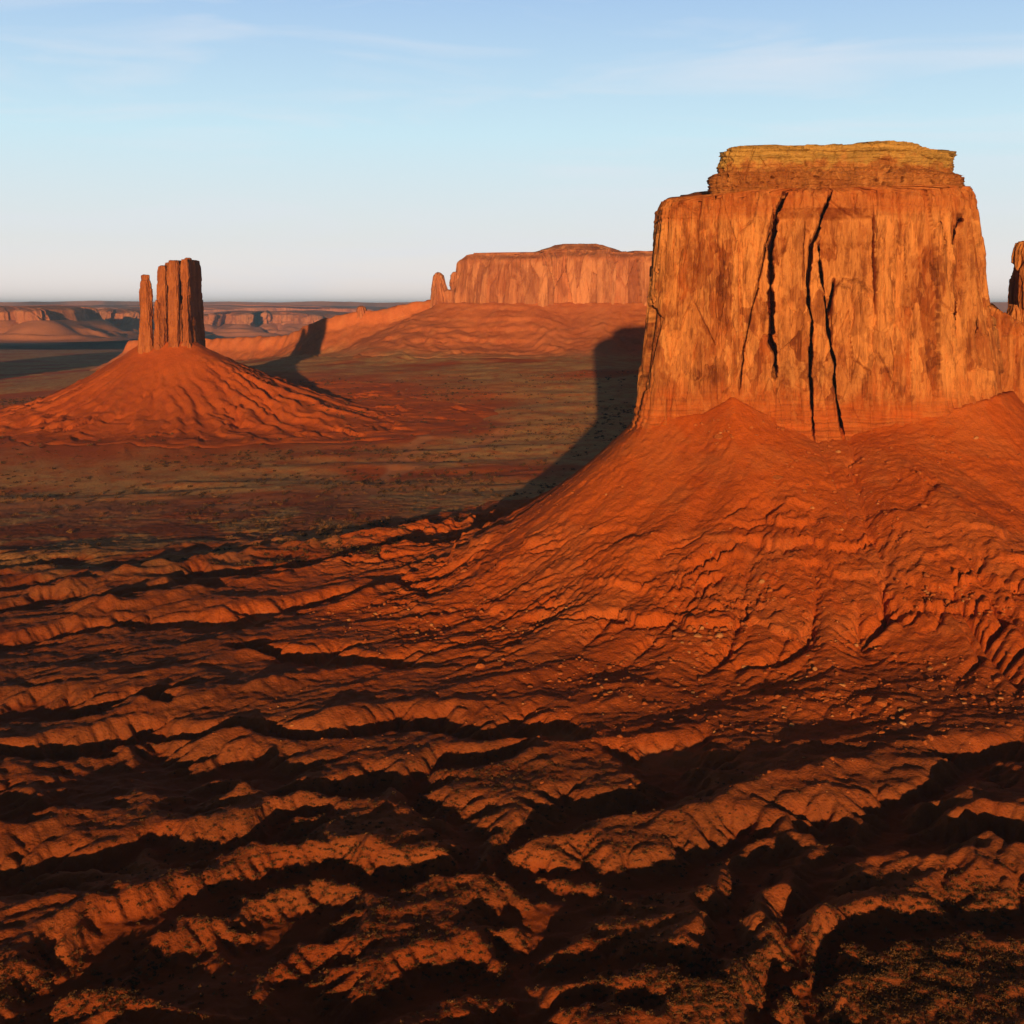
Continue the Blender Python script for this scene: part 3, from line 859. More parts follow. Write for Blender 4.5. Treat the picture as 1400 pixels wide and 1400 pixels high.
def mer_tint(X, Y, Z, S_, V_, Nx, Ny):
    px, py = PX(X, Y, Z)
    _, a, b = slabs(S_, Z, 1.0, 200)
    c1, _, _ = cells((S_ + 5 * fbm(Z / 14, S_ / 14, 3, 222)) / 11, (Z + 6 * fbm(S_ / 10, Z / 20, 3, 223)) / 26, 224)
    c2, _, _ = cells((S_ + 3 * fbm(Z / 8, S_ / 8, 3, 225)) / 4.2, (Z + 3 * fbm(S_ / 6, Z / 9, 3, 226)) / 12, 227)
    pale = 0.55 * (a > 0.62) + 0.50 * (c1 > 0.68) + 0.30 * (c2 > 0.74) + 0.25 * (b > .75)
    var = 0.60 * (a < 0.22) + 0.62 * (c1 < 0.25) + 0.35 * (c2 < 0.24)
    pale = np.clip(pale, 0, 1) * (1 - 0.6 * (c1 < 0.25))
    def box(x0, x1, y0, y1, e=4):
        return ss(x0 - e, x0 + e, px) * (1 - ss(x1 - e, x1 + e, px)) * ss(y0 - e, y0 + e, py) * (1 - ss(y1 - e, y1 + e, py))
    rag = 9 * fbm(px / 16, py / 28, 4, 220)
    def blob(x0, x1, y0, y1, e=5):
        q = px + rag; r = py + 1.6 * rag
        return ss(x0 - e, x0 + e, q) * (1 - ss(x1 - e, x1 + e, q)) * ss(y0 - e, y0 + e, r) * (1 - ss(y1 - e, y1 + e, r))
    for bx in ((1196, 1228, 290, 440), (1235, 1300, 262, 330), (1136, 1188, 380, 470), (1222, 1246, 320, 420), (912, 955, 420, 520), (1012, 1050, 285, 400), (1175, 1215, 420, 500), (900, 930, 300, 420), (975, 1010, 290, 330)):
        pale = np.maximum(pale, 0.85 * blob(*bx))
    for bx in ((1064, 1102, 300, 420), (1120, 1193, 288, 385), (1232, 1262, 335, 400), (925, 945, 320, 345), (1262, 1300, 385, 470), (1310, 1340, 300, 480), (940, 975, 330, 470), (1060, 1085, 430, 560)):
        var = np.maximum(var, 0.75 * blob(*bx))
    foot = 1 - ss(118, 146, Z + 9 * fbm(S_ / 25, Z / 25, 3, 221))
    pale = pale * (1 - foot); var = var * (1 - 0.5 * pale) * (1 - 0.6 * foot)
    brow = ss(0.90, 0.95, V_)
    return np.stack([pale * (1 - 0.6 * brow), np.maximum(var * (1 - brow), 0.25 * brow), np.zeros(X.shape), 1 - np.maximum(0.95 * foot, 0.32 * brow)], -1)
wts = np.array([3, 4, 7, 7, 7, 7, 7, 7, 7, 6, 4, 1.2, .8, .8, .8, .8, 1.6])
cliff('cliff', MER_BASE, MER_TOP, 820, 400, CZ - 120, [p[2] for p in MER_TOP], mer_disp, mer_tint, merrick, M_CLIFF, wts, dome=3.0, rings=10)

CAP_B = [P(975, 262, 950), P(982, 262, 938), P(1010, 262, 932), P(1080, 262, 930), P(1150, 262, 931), P(1220, 262, 931), P(1280, 262, 936), P(1308, 262, 950),
         P(1295, 262, 1005), P(1210, 262, 1040), P(1060, 262, 1045), P(985, 262, 1010)]
CAP_T = [P(985, 215, 960), P(990, 209, 944), P(1012, 200, 937), P(1080, 200, 936), P(1150, 198, 937), P(1225, 193, 937), P(1278, 206, 941), P(1300, 209, 956),
         P(1290, 206, 1000), P(1200, 203, 1028), P(1070, 203, 1032), P(1002, 203, 1003)]
# bench below the top on the right side
def cap_disp(X, Y, Z, S_, V_, Nx, Ny):
    zf = Z + 0.9 * fbm(S_ / 22, Z / 8, 3, 230)
    lay = rnd(np.floor(zf / 1.9), np.floor(S_ / 37 + 0.4 * zf), 231) - 0.5
    lay2 = rnd(np.floor(zf / 5.2), S_ * 0, 232) - 0.5
    a, f, e = cells(S_ / 5.0, Z / 3.8, 233)
    o = 1.9 * lay + 2.8 * lay2 + 2.0 * (a - 0.5) + 1.2 * fbm(S_ / 14, Z / 20, 4, 234) + 1.2 * fbm(S_ / 3.5, Z / 2.5, 3, 238)
    c2, f2, e2 = cells(S_ / 11.0, Z / 30 + 4, 235)
    o = o - 2.5 * (1 - ss(0, 0.06, e2)) * ss(.2, .6, V_) - 7.5 * ss(0.38, 0.6, noise2(S_ / 4.5, Z / 3.5, 239)) * ss(-.1, .2, noise2(S_ / 30, Z * 0, 240)) * ss(.15, .3, V_) * (1 - ss(.5, .65, V_))
    px, py = PX(X, Y, Z)
    # lower strata stand out as a bench, the pale top sits back
    o = o + 4.5 * (1 - ss(0.50, 0.62, V_)) * ss(0.05, 0.3, V_)
    return Nx * o, Ny * o, 1.1 * (a - 0.5) * ss(0.9, 1, V_) + ss(0.85, 1, V_) * 1.0 * fbm(S_ / 7, S_ * 0, 3, 236)
def cap_tint(X, Y, Z, S_, V_, Nx, Ny):
    n = 0.16 * fbm(S_ / 10, Z / 7, 4, 237)
    y = 0.14 + 0.82 * ss(0.56, 0.80, V_ + n)
    return np.stack([0.1 * V_, 0.75 * (1 - ss(0.55, 0.75, V_ + n)), y], -1)
cliff('cap_rock', CAP_B, CAP_T, 560, 110, P(1100, 272, 935)[2], [p[2] for p in CAP_T], cap_disp, cap_tint, merrick, M_CLIFF, [2, 4, 6, 6, 6, 6, 4, 2, 1, 1, 1, 1], dome=0.6, rings=8)

# generic rock column from photo pixels
def column(name, x0, x1, yb, yt, D, depth, parent, mat, seed, sc, nu=150, nv=150, zb_extra=25, taper=0.9, ztilt=0.0, tops=None, round_=0.8):
    n = 14
    pb = []; pt = []
    for k in range(n):
        a = 2 * math.pi * k / n - math.pi / 2
        c, s_ = math.cos(a), math.sin(a)
        c = math.copysign(abs(c) ** round_, c); s_ = math.copysign(abs(s_) ** round_, s_)
        xm, hw = (x0 + x1) / 2, (x1 - x0) / 2
        if tops: tx0, tx1 = tops
        else: tx0, tx1 = xm - hw * taper, xm + hw * taper
        q = P(xm + hw * c, yb, D - depth / 2); q[1] = D + depth / 2 * s_; pb.append(q)
        q = P((tx0 + tx1) / 2 + (tx1 - tx0) / 2 * c, yt, D - depth / 2); q[1] = D + depth / 2 * s_ * taper; pt.append(q)
        pt[-1][2] = P((tx0 + tx1) / 2, yt - ztilt * c, D)[2]
    per = sum(math.hypot(*(pb[k] - pb[k - 1])[:2]) for k in range(n))
    def disp(X, Y, Z, S_, V_, Nx, Ny):
        s2 = np.abs(S_ - per / 2)
        o, a, b = slabs(s2, Z, sc, seed)
        o = o - sc * 3.0 * ss(0.93, 1.0, V_) ** 2
        bed = rnd(np.floor((Z + 2 * noise2(S_ / 20, Z / 20, seed + 6)) / (3.0 * sc)), S_ * 0, seed + 7) - 0.5
        o = o + bed * sc * (0.5 + 1.2 * (1 - ss(0.12, 0.3, V_)))
        return Nx * o, Ny * o, sc * ss(0.9, 1, V_) * 2.2 * fbm(s2 / (7 * sc), s2 * 0, 3, seed + 8)
    def tn(X, Y, Z, S_, V_, Nx, Ny):
        s2 = np.abs(S_ - per / 2)
        _, a, b = slabs(s2, Z, sc, seed)
        return np.stack([0.6 * ss(.6, .8, a), 0.6 * (1 - ss(.2, .35, b)), 0 * X], -1)
    zt = [p[2] for p in pt]
    return cliff(name, pb, pt, nu, nv, P(0, yb, D)[2] - zb_extra, zt, disp, tn, parent, mat, dome=1.2 * sc)

# ---- the mitten shaped butte
mitten = thing('butte', 'slender red butte with a tower and a thin thumb spire in the left valley', 'butte', (P(237, 470, MIT_D)[0], MIT_D, 0))
mitten.location.z = P(237, 470, MIT_D)[2] - 120
def mit_extra(X, Y, d):
    ang = np.arctan2(Y - 2085, X + 585) + 0.0012 * d
    wv = 0.5 * fbm(X / 70, Y / 70, 4, 243)
    n1 = noise2(ang * 10 + wv, d / 160, 244); pch = ss(-0.1, 0.3, fbm(X / 120, Y / 90, 3, 245))
    g = ss(0.80, 0.99, 1 - np.abs(n1)); lip = ss(0.0, 0.14, n1) * (1 - ss(0.14, 0.6, n1))
    bl, f1, e = cells(X / 16 + wv, Y / 12, 246)
    return (4.0 * lip - 6.5 * g) * pch * ss(20, 110, d) + 2.2 * (bl - .5) * pch * ss(90, 200, d) + 1.0 * fbm(X / 14, Y / 14, 4, 241)
patch('talus_slope', mit_patch, -1080, 40, 1660, 2530, 3.2, mitten, M_TALUS, mit_extra)
column('tower_wall', 213, 224.3, 474, 364, 2077, 44, mitten, M_MITTEN, 250, 0.7, tops=(215, 224.5), round_=0.42)
column('tower_wall', 228.3, 243, 476, 357, 2080, 58, mitten, M_MITTEN, 260, 0.7, tops=(227.3, 242), round_=0.42)
column('tower_wall', 247, 259.5, 472, 356, 2104, 104, mitten, M_MITTEN, 270, 0.7, tops=(246, 254.5), round_=0.36)
column('tower_core', 222, 259, 470, 360, 2118, 48, mitten, M_MITTEN, 275, 0.8, tops=(221, 255), round_=0.4)
column('thumb_spire', 187, 206, 476, 384, 2058, 22, mitten, M_MITTEN, 280, 0.6, 110, 150, tops=(190, 203))
column('perched_block', 192, 202.5, 388, 376, 2058, 12, mitten, M_MITTEN, 290, 0.4, 60, 40, 1, taper=0.95)
column('lower_pillar', 207, 221, 474, 411, 2060, 22, mitten, M_MITTEN, 300, 0.7, 100, 110, tops=(209, 217))
column('perched_block', 251, 259.5, 362, 353, 2085, 16, mitten, M_MITTEN, 310, 0.4, 60, 40, 1, taper=0.9)

# ---- the long mesa behind
mesa = thing('mesa', 'long flat topped mesa with a red skirt, behind the valley between the two front buttes', 'mesa', (400, 3300, 60))
def mesa_z(X, Y):
    q = (land(X, Y) + 8 * fbm(X / 160, Y / 160, 3, 322)) / 26 % 1
    return (ss(0.40, 0.52, q) - q) * ss(-.1, .3, noise2(X / 170, Y / 400, 323))
def mesa_extra(X, Y, d):
    led = mesa_z(X, Y)
    return 2.2 * fbm(X / 22, Y / 22, 4, 321) + 5.0 * led
patch('talus_slope', mesa_patch, -1330, 1250, 2560, 4250, 5.0, mesa, M_SKIRT, mesa_extra)
MESA_T = [P(633, 350, 3240), P(640, 347, 3190), P(668, 346, 3170), P(722, 345, 3140), P(780, 341, 3160), P(830, 342, 3130), P(900, 343, 3140), P(980, 343, 3160),
          P(1080, 345, 3200), P(1170, 346, 3250), P(1215, 350, 3420), P(1140, 350, 3680), P(850, 350, 3770), P(670, 350, 3500)]
MESA_B = [p.copy() for p in MESA_PTS]
for k, (a, b) in {0: (622, 3240), 1: (630, 3185), 13: (650, 3500)}.items():
    MESA_B[k] = P(a, 415, b)
def mesa_disp(X, Y, Z, S_, V_, Nx, Ny):
    o, a, b = slabs(S_, Z, 3.0, 330)
    bed = rnd(np.floor((Z + 3 * noise2(S_ / 60, Z / 30, 331)) / 7.0), S_ * 0, 332) - 0.5
    o = o + 3 * bed * (1 - ss(.1, .3, V_)) + 8 * fbm(S_ / 120, Z / 200, 3, 333) - 22 * ss(0.86, 1.0, V_) ** 1.5
    return Nx * o, Ny * o, 2.0 * fbm(S_ / 40, Z / 30, 3, 334) + ss(.9, 1, V_) * 7.0 * (cells(S_ / 22, S_ * 0, 335)[0] - .6)
def mesa_tint(X, Y, Z, S_, V_, Nx, Ny):
    _, a, b = slabs(S_, Z, 3.0, 330)
    return np.stack([.9 * ss(.45, .7, a) * (1 - ss(.8, .88, V_)), 0.95 * (1 - ss(.3, .45, b)) * (1 - ss(.8, .88, V_)) + 0.2 * ss(.82, .9, V_), 0 * X], -1)
cliff('cliff', MESA_B, MESA_T, 620, 90, CZ - 25, [p[2] for p in MESA_T], mesa_disp, mesa_tint, mesa, M_MESA, [2, 4, 5, 5, 5, 5, 5, 3, 3, 2, 1, 1, 1, 1], dome=2.0)
CAP2_B = [P(715, 346, 3190), P(760, 346, 3180), P(800, 346, 3180), P(840, 346, 3180), P(870, 346, 3210), P(860, 346, 3420), P(790, 346, 3470), P(730, 346, 3420)]
CAP2_T = [P(762, 335.5, 3260), P(772, 334, 3240), P(795, 333.5, 3240), P(815, 334, 3240), P(826, 337, 3270), P(818, 334, 3340), P(795, 334, 3360), P(772, 334, 3340)]
def cap2_disp(X, Y, Z, S_, V_, Nx, Ny):
    bed = rnd(np.floor((Z + 2 * noise2(S_ / 60, Z / 30, 341)) / 4.0), S_ * 0, 342) - 0.5
    o = 8 * bed + 12 * fbm(S_ / 60, Z / 60, 3, 343)
    return Nx * o, Ny * o, ss(.6, 1, V_) * 3.0 * (cells(S_ / 16, S_ * 0, 344)[0] - .5)
cliff('cap_rock', CAP2_B, CAP2_T, 200, 30, P(800, 350, 3180)[2], [p[2] for p in CAP2_T], cap2_disp, mesa_tint, mesa, M_MESA, dome=1.0)
column('end_spire', 586, 620, 418, 374, 3225, 60, mesa, M_MESA, 350, 1.6, 90, 70, tops=(594, 602), round_=1.0)
column('end_spire', 600, 634, 418, 397, 3225, 60, mesa, M_MESA, 355, 1.4, 80, 60, tops=(603, 632), round_=1.0)
column('end_spire', 613, 632, 418, 373, 3220, 50, mesa, M_MESA, 360, 1.5, 90, 70, tops=(618, 628), round_=1.0)
column('ridge_knob', 483, 506, 430, 419, 3258, 40, mesa, M_MESA, 365, 1.3, 60, 40, tops=(488, 497), round_=1.0)

# ---- neighbour butte cut by the right edge of the picture
right_b = thing('butte', 'narrow orange butte cut off by the right edge of the photo', 'butte', (P(1440, 560, 1010)[0], 1010, 60))
column('cliff', 1396, 1476, 560, 332, 1005, 42, right_b, M_CLIFF, 370, 0.8, 300, 260, 40, tops=(1405, 1464), round_=0.95)
column('saddle_wall', 1345, 1440, 570, 436, 990, 44, right_b, M_CLIFF, 385, 0.9, 220, 140, 40, tops=(1354, 1432), round_=0.9, ztilt=-20)
column('side_pillar', 1381, 1404, 560, 418, 985, 20, right_b, M_CLIFF, 380, 0.5, 120, 150, 40, tops=(1388, 1397), round_=1.0)

# ---- butte standing outside the left edge; its long shadow lies across the far flats
shade_b = thing('butte', 'broad butte beyond the left edge whose long shadow crosses the flats', 'butte', (-1760, 2150, 40))
shade_pts = [(-2040, 2080), (-1900, 2020), (-1650, 2010), (-1500, 2060), (-1470, 2150), (-1550, 2260), (-1800, 2290), (-2000, 2220)]
def simple_disp(sc, seed):
    def f(X, Y, Z, S_, V_, Nx, Ny):
        o, a, b = slabs(S_, Z, sc, seed)
        o = o + 6 * sc * fbm(S_ / (60 * sc), Z / (120 * sc), 3, seed + 11) - 4 * sc * ss(.9, 1, V_) ** 2
        return Nx * o, Ny * o, sc * fbm(S_ / (20 * sc), Z / (20 * sc), 3, seed + 12)
    return f
def simple_tint(sc, seed):
    def f(X, Y, Z, S_, V_, Nx, Ny):
        _, a, b = slabs(S_, Z, sc, seed)
        return np.stack([.5 * ss(.6, .8, a), 0.5 * (1 - ss(.25, .4, b)), 0 * X], -1)
    return f
def skirt(name, pts, zc, zfoot, R, parent, mat, sc, seed, nu=220, nr=40):
    """talus apron round an outline, from the cliff foot down and out"""
    B = spline(np.array(pts)[:, :2], nu)
    tan = np.roll(B, -1, 0) - np.roll(B, 1, 0)
    n = np.stack([tan[:, 1], -tan[:, 0]], 1); n /= np.linalg.norm(n, axis=1)[:, None]
    if ((B - B.mean(0)) * n).sum() < 0: n = -n
    for _ in range(30):
        n = np.roll(n, 1, 0) + 2 * n + np.roll(n, -1, 0); n /= np.linalg.norm(n, axis=1)[:, None]
    seg = np.hypot(*(np.roll(B, -1, 0) - B).T); s = np.concatenate([[0], np.cumsum(seg)[:-1]])
    s2 = np.abs(s - seg.sum() / 2)
    r = np.linspace(-0.08, 1.0, nr)[:, None]
    wob = 1 + 0.3 * fbm(s2 / (150 * sc), s2 * 0, 3, seed)[None, :]
    X = B[None, :, 0] + n[None, :, 0] * r * R * wob; Y = B[None, :, 1] + n[None, :, 1] * r * R * wob
    rill = ridged(s2[None, :] / (45 * sc) + 0 * r, r * 1.6 + 0 * X, 3, seed + 3) - 0.9
    Z = zc - (zc - zfoot) * (1 - np.power(np.clip(1 - r, 0, 1), 1.7)) + 5 * sc * rill * ss(0.05, 0.4, r) * (1 - ss(.6, 1, r))
    t = np.zeros((X.size, 3)); t[:, 0] = 0.15
    return link(name, poly_mesh(name, np.stack([X, Y, Z], -1).reshape(-1, 3), grid_faces(nr, nu, True), t), mat, parent)
st_ = [((x + 1760) * 0.93 - 1760, (y - 2150) * 0.9 + 2150) for x, y in shade_pts]
cliff('cliff', shade_pts, st_, 240, 60, 90, [325, 333, 335, 332, 330, 330, 333, 330], simple_disp(1.6, 400), simple_tint(1.6, 400), shade_b, M_MITTEN)
skirt('talus_slope', shade_pts, 130, -8, 330, shade_b, M_TALUS, 1.2, 410)

# ---- far mesas and the plateau on the horizon
def far_mesa(label, pts_px, D, depth, y_top, y_cliff, y_foot, seed, sc, R):
    """front outline from (pixel, depth offset) pairs"""
    t = thing('mesa', label, 'mesa', (0, D, 0), 'far mesas on the plain')
    front = [P(px, y_cliff, D + dd) for px, dd in pts_px]
    x0, x1 = front[0][0], front[-1][0]
    k = max(abs(x1 - x0), 1)
    back = [np.array([x1 - k * f, D + depth * (1 + 0.2 * math.sin(7 * f + seed)), 0]) for f in (0.02, 0.3, 0.6, 0.98)]
    pts = front + back
    cen = np.mean(np.array(pts)[:, :2], 0)
    top = []
    for p in pts:
        v = p[:2] - cen; q = p[:2] - v / np.linalg.norm(v) * 10 * sc
        top.append(q)
    zc, zt, zf = P(700, y_cliff, D)[2], P(700, y_top, D)[2], P(700, y_foot, D)[2]
    t.location = (float(cen[0]), float(cen[1]), float(zf))
    zts = [zt + 4 * sc * (rnd(np.array(i), np.array(0), seed) - 0.5) for i in range(len(pts))]
    cliff('cliff', pts, top, 300, 36, zc - 10 * sc, zts, simple_disp(sc, seed), simple_tint(sc, seed), t, M_MESA, dome=2 * sc)
    skirt('talus_slope', pts, zc + 2 * sc, zf - 30, R, t, M_FAR, sc, seed + 5, 260, 30)
    return t
far_mesa('distant flat mesa at the left edge of the photo', [(-160, 500), (-90, 100), (-30, 250), (0, 0), (25, 60), (45, -60), (70, 0), (82, 200)], 8200, 1300, 423, 441, 459, 500, 7, 420)
far_mesa('distant mesa just left of the thumb spire', [(98, 1500), (112, 900), (128, 950), (142, 300), (150, 0), (168, 120), (178, 0), (205, 350)], 10200, 1500, 426, 446, 457, 520, 8, 330)
far_mesa('distant mesa with alcoves just right of the slender butte', [(262, 300), (284, 0), (300, 500), (316, 150), (322, 0), (338, 100), (346, 700), (362, 500), (385, 600), (430, 200), (470, 900)], 12200, 2500, 429, 446, 456, 540, 9, 420)
far_mesa('pale mesa low on the horizon above the left plain', [(-300, 0), (-150, 500), (0, 0), (60, 500), (140, 100), (220, 700), (300, 300), (420, 900), (520, 400)], 18500, 3000, 421, 429, 441, 560, 14, 700)

ang = np.radians(np.linspace(-60, 60, 400)); d_ = np.array([0, 900, 1500, 1850, 5000])
prof = np.array([0.0, 0.25, 0.32, 1.0, 0.97])
px_rows = []
for k in range(5):
    r = 27000 + d_[k] + 1500 * fbm(ang * 9, ang * 0, 4, 580)
    z = -130 + prof[k] * (322 + 26 * fbm(ang * 14, ang * 0 + 2, 4, 581) + 95)
    px_rows.append(np.stack([np.sin(ang) * r, np.cos(ang) * r, z], -1))
pl = np.stack(px_rows)
far_pl = link('hills', poly_mesh('far_plateau', pl.reshape(-1, 3), grid_faces(5, 400), np.zeros((2000, 3)) + 0.15), M_FAR)
tag(far_pl, 'pale plateau along the whole horizon', 'hills', None, 'structure')

# ------------------------------------------------------------------ boulders and shrubs
rng = np.random.default_rng(12)
def hit(px, py):
    """where the view through photo pixels meets the near land"""
    px = np.asarray(px, float); py = np.asarray(py, float)
    dx, dy = (px - 700) / FPX, (700 - py) / FPX
    yd, zd = cp + dy * sp, -sp + dy * cp
    out = np.full((len(px), 3), np.nan); done = np.zeros(len(px), bool)
    for D in np.arange(300, 1390, 2.0):
        X = dx * D / yd; Z = CZ + zd * D / yd
        g = bil(h1, X, np.full_like(X, D))
        m = (~done) & (Z <= g)
        out[m] = np.stack([X, np.full_like(X, D), g], 1)[m]; done |= m
    return out[done]
def ground_at(P2):
    return land(P2[:, 0].copy(), P2[:, 1].copy())
def rock_proto(seed):
    import bmesh
    bm = bmesh.new(); bmesh.ops.create_icosphere(bm, subdivisions=2, radius=1.0)
    rg = np.random.default_rng(seed)
    dirs = rg.normal(size=(9, 3)); dirs /= np.linalg.norm(dirs, axis=1)[:, None]; off = rg.uniform(0.45, 0.85, 9)
    sc = rg.uniform(0.7, 1.25, 3); sc[2] *= 0.75
    V = []
    for v in bm.verts:
        p = np.array(v.co)
        for d, o in zip(dirs, off):
            k = p @ d
            if k > o: p = p - d * (k - o)
        V.append(p * sc + rg.normal(size=3) * 0.025)
    F = [[v.index for v in f.verts] for f in bm.faces]
    bm.free()
    return np.array(V), np.array(F)
def bush_proto(seed, leaves=46):
    rg = np.random.default_rng(seed)
    V = []; F = []
    lob = rg.normal(size=(6, 3)) * [0.45, 0.45, 0.2] + [0, 0, 0.45]
    for i in range(leaves):
        c = lob[i % 6] + rg.normal(size=3) * [0.26, 0.26, 0.22]; c[2] = max(c[2], 0.06)
        a = rg.normal(size=3); a /= np.linalg.norm(a); b = np.cross(a, rg.normal(size=3)); b /= np.linalg.norm(b)
        w = rg.uniform(0.12, 0.24)
        n = len(V); V += [c - a * w - b * w * .6, c + a * w - b * w * .6, c + a * w * .7 + b * w, c - a * w * .7 + b * w]
        F.append([n, n + 1, n + 2, n + 3])
    for i in range(4):                       # stems from the ground into the lobes
        t = lob[i]; n = len(V)
        V += [np.array([-.03, 0, -.25]), np.array([.03, 0, -.25]), t + [.02, 0, 0], t - [.02, 0, 0]]
        F.append([n, n + 1, n + 2, n + 3])
    return np.array(V), np.array(F)
def scatter(name, protos, mats, pts, sizes, sink, n_single, label_fn, cat, group, mass_label, squash=1.0):
    """the largest ones as objects of their own, the rest as one mass"""
    d = np.linalg.norm(pts - np.array([0, 0, CZ]), axis=1)
    order = np.argsort(-sizes / d)
    meshes = {}
    rot = rng.uniform(0, 2 * math.pi, len(pts)); pr = rng.integers(0, len(protos), len(pts)); mt = rng.integers(0, len(mats), len(pts))
    for k in order[:n_single]:
        key = (int(pr[k]), int(mt[k]))
        if key not in meshes:
            V, F = protos[key[0]]
            me = poly_mesh(name, V, F, None, False); me.materials.append(mats[key[1]]); meshes[key] = me
        o = bpy.data.objects.new(name, meshes[key]); COL.objects.link(o)
        sz = float(sizes[k])
        o.location = (float(pts[k, 0]), float(pts[k, 1]), float(pts[k, 2] - sink * sz))
        o.rotation_euler = (0, 0, float(rot[k])); o.scale = (sz, sz, sz * squash)
        tag(o, label_fn(key[1]), cat, group)
    for mi, mat in enumerate(mats):
        Vs = []; Fs = []; n = 0
        for pi, (V, F) in enumerate(protos):
            ks = [k for k in order[n_single:] if pr[k] == pi and mt[k] == mi]
            if not ks: continue
            ks = np.array(ks); c, s_ = np.cos(rot[ks])[:, None], np.sin(rot[ks])[:, None]
            sz = sizes[ks][:, None]
            x = (V[None, :, 0] * c - V[None, :, 1] * s_) * sz + pts[ks, 0][:, None]
            y = (V[None, :, 0] * s_ + V[None, :, 1] * c) * sz + pts[ks, 1][:, None]
            z = V[None, :, 2] * sz * squash + (pts[ks, 2] - sink * sizes[ks])[:, None]
            Vs.append(np.stack([x, y, z], -1).reshape(-1, 3))
            Fs.append((F[None] + (np.arange(len(ks)) * len(V))[:, None, None] + n).reshape(-1, F.shape[1])); n += len(ks) * len(V)
        if Vs:
            o = link(name + '_cover', poly_mesh(name + '_cover', np.concatenate(Vs), np.concatenate(Fs), None, False), mat)
            tag(o, mass_label[mi], cat, None, 'stuff')

bp = []; bs_ = []
for (x, y, sx, sy, n, s0, s1) in [(1290, 815, 40, 14, 60, .6, 2.0), (1370, 840, 25, 20, 40, .6, 1.8), (1100, 890, 45, 18, 70, .6, 2.4), (870, 930, 60, 18, 80, .6, 2.6), (950, 870, 35, 22, 60, .6, 2.8),
        (1060, 815, 40, 18, 70, .6, 2.2), (1190, 955, 50, 16, 70, .6, 2.6), (1240, 1000, 60, 22, 70, .5, 2.2), (780, 920, 50, 16, 60, .6, 2.2), (1050, 960, 70, 22, 90, .5, 2.4),
        (560, 860, 60, 20, 70, .6, 2.0), (480, 845, 45, 12, 50, .6, 2.0), (660, 800, 60, 25, 70, .5, 1.7), (730, 860, 70, 25, 80, .5, 1.7), (1320, 930, 50, 25, 80, .5, 2.0),
        (1380, 960, 20, 20, 40, .5, 2.0), (960, 780, 120, 60, 140, .4, 1.3), (1250, 740, 100, 60, 110, .4, 1.2), (800, 740, 80, 60, 120, .4, 1.4), (1000, 585, 40, 18, 60, .5, 2.4), (1130, 640, 60, 20, 70, .5, 2.4), (1270, 620, 50, 20, 60, .5, 2.2), (1180, 700, 40, 25, 60, .5, 2.2), (1050, 880, 250, 80, 260, .4, 1.5),
        (1000, 1000, 260, 40, 200, .3, 1.2), (700, 960, 250, 50, 160, .3, 1.1)]:
    q = hit(rng.normal(x, sx, n), rng.normal(y, sy, n))
    bp.append(q[:, :2]); bs_.append(s0 + (s1 - s0) * rng.power(0.35, len(q)))
bp = np.concatenate(bp); bs_ = np.concatenate(bs_)
bs_ = bs_ * np.where(rng.uniform(size=len(bs_)) < 0.05, 2.0, 1.0)
bz = ground_at(bp)
_, bd, bin_ = mer_patch(bp[:, 0], bp[:, 1])
bz = bz + np.where(bd < 230, 0.4, 0.0)
keep = ~bin_ & (bd > 6)
bpts = np.column_stack([bp, bz])[keep]
rocks = [rock_proto(k) for k in range(9)]
scatter('boulder', rocks, [M_BOULDER] * 7 + [M_PALE], bpts, bs_[keep], 0.15, 260,
        lambda m: 'pale tan boulder lying on the red talus below the great butte' if m == 7 else 'angular red boulder lying on the talus below the great butte',
        'boulder', 'boulders on the talus', ['small red rubble on the talus'] * 7 + ['small pale rubble on the talus'])

# shrubs: dense low scrub close to the camera, dark junipers out in the valley
sp_ = []; sz_ = []
for (x, y, sx, sy, n, a, b) in [(1250, 1330, 120, 45, 2600, .35, .8), (1000, 1350, 130, 30, 1500, .35, .75), (800, 1200, 90, 45, 900, .3, .65), (130, 1350, 130, 30, 1300, .35, .8), (480, 1190, 120, 40, 1200, .3, .65),
        (330, 1240, 120, 40, 900, .3, .65), (620, 1330, 90, 40, 600, .35, .7), (700, 1250, 300, 110, 2200, .3, .65), (1330, 1240, 70, 20, 500, .35, .7), (520, 1100, 250, 40, 900, .3, .6), (650, 1060, 60, 15, 250, .3, .6)]:
    q = hit(np.clip(rng.normal(x, sx, n), -60, 1460), rng.normal(y, sy, n))
    q = q[: int(0.62 * len(q))]; sp_.append(q[:, :2]); sz_.append(1.35 * rng.uniform(a, b, len(q)))
vx = rng.uniform(-1500, 350, 26000); vy = 960 + 1500 * rng.power(0.8, 26000)
dens = 0.15 + 0.85 * ss(-0.1, 0.5, fbm(vx / 260, vy / 160, 4, 121))
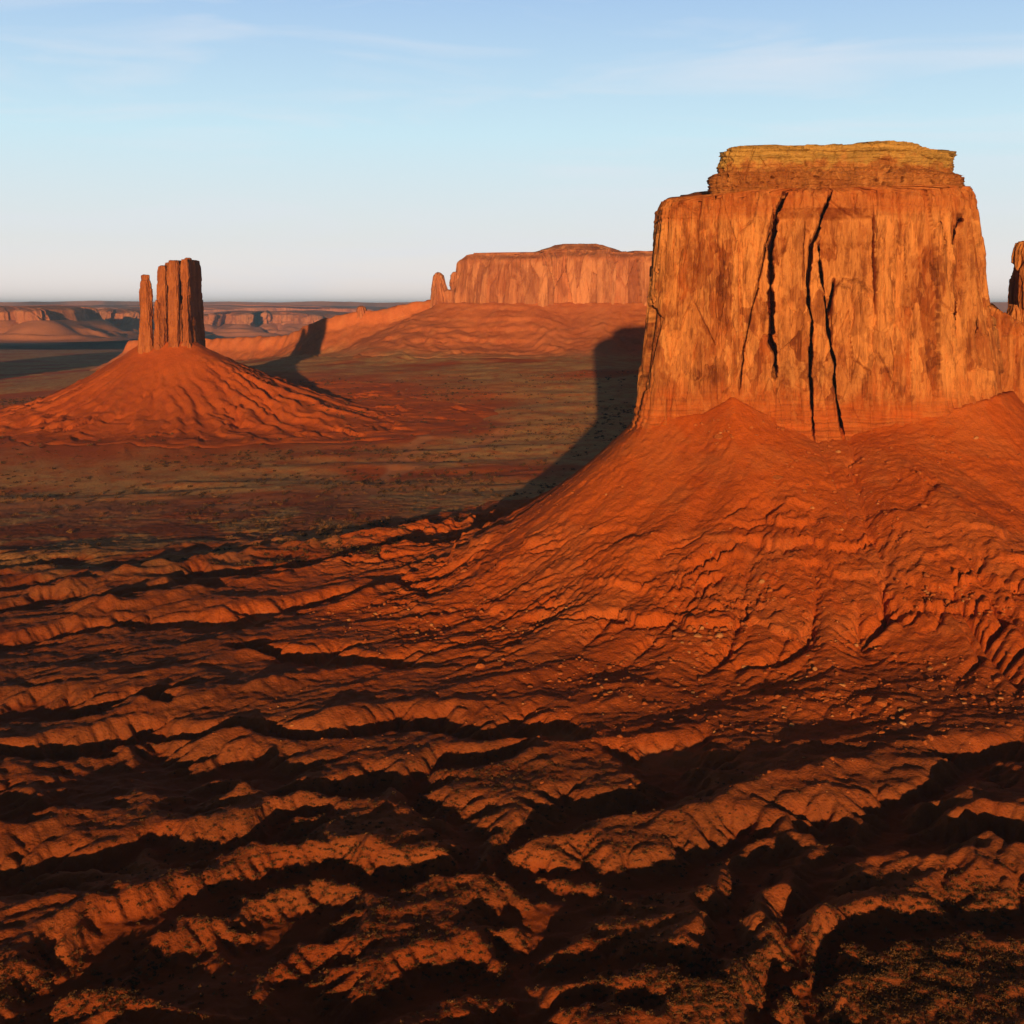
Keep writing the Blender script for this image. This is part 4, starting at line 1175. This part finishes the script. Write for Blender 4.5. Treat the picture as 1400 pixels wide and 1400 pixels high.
kk = (rng.uniform(size=26000) < dens) & (np.hypot(vx + 585, vy - 2085) > 290)
_, vd, vin = mer_patch(vx, vy)
kk &= (vd > 190) & ~vin
sp_.append(np.column_stack([vx, vy])[kk]); sz_.append(0.9 + 2.4 * rng.power(0.6, kk.sum()))
sp_ = np.concatenate(sp_); sz_ = np.concatenate(sz_)
wv = bil(wash, sp_[:, 0], sp_[:, 1]) * (in_a(sp_[:, 0], sp_[:, 1]) > 0.5)
kk = rng.uniform(size=len(sp_)) > 0.85 * wv
sp_ = sp_[kk]; sz_ = sz_[kk]
spts = np.column_stack([sp_, ground_at(sp_)])
bushes = [bush_proto(k) for k in range(6)]
scatter('shrub', bushes, [M_SHRUB, M_SHRUB, M_SHRUB, M_SAGE], spts, sz_, 0.05, 290,
        lambda m: 'small dry tan shrub on the rough desert ground in front' if m == 3 else 'small dark green shrub on the rough desert ground in front',
        'shrub', 'shrubs scattered over the near ground', ['dark desert scrub over the flats'] * 3 + ['dry tan scrub over the flats'], 0.85)

# ------------------------------------------------------------------ haze
hx = bpy.data.meshes.new('haze')
R_ = 47000.0
zl, zh = float(ZG.min()) - 40, 352.0
hv = [(x, y, z) for z in (zl, zh) for x, y in ((-R_, -R_), (R_, -R_), (R_, R_), (-R_, R_))]
hx.from_pydata(hv, [], [(0, 3, 2, 1), (4, 5, 6, 7), (0, 1, 5, 4), (1, 2, 6, 5), (2, 3, 7, 6), (3, 0, 4, 7)])
hm = bpy.data.materials.new('haze_air'); hm.use_nodes = True
ht = hm.node_tree; ht.nodes.clear()
ho = ht.nodes.new('ShaderNodeOutputMaterial'); hvol = ht.nodes.new('ShaderNodeVolumePrincipled')
hvol.inputs['Color'].default_value = (0.24, 0.54, 1.0, 1)
hvol.inputs['Density'].default_value = 2.7e-5
hvol.inputs['Anisotropy'].default_value = 0.0
ht.links.new(hvol.outputs[0], ho.inputs['Volume'])
haze = link('haze', hx, hm)
tag(haze, 'thin evening haze over the valley', 'haze', None, 'stuff')
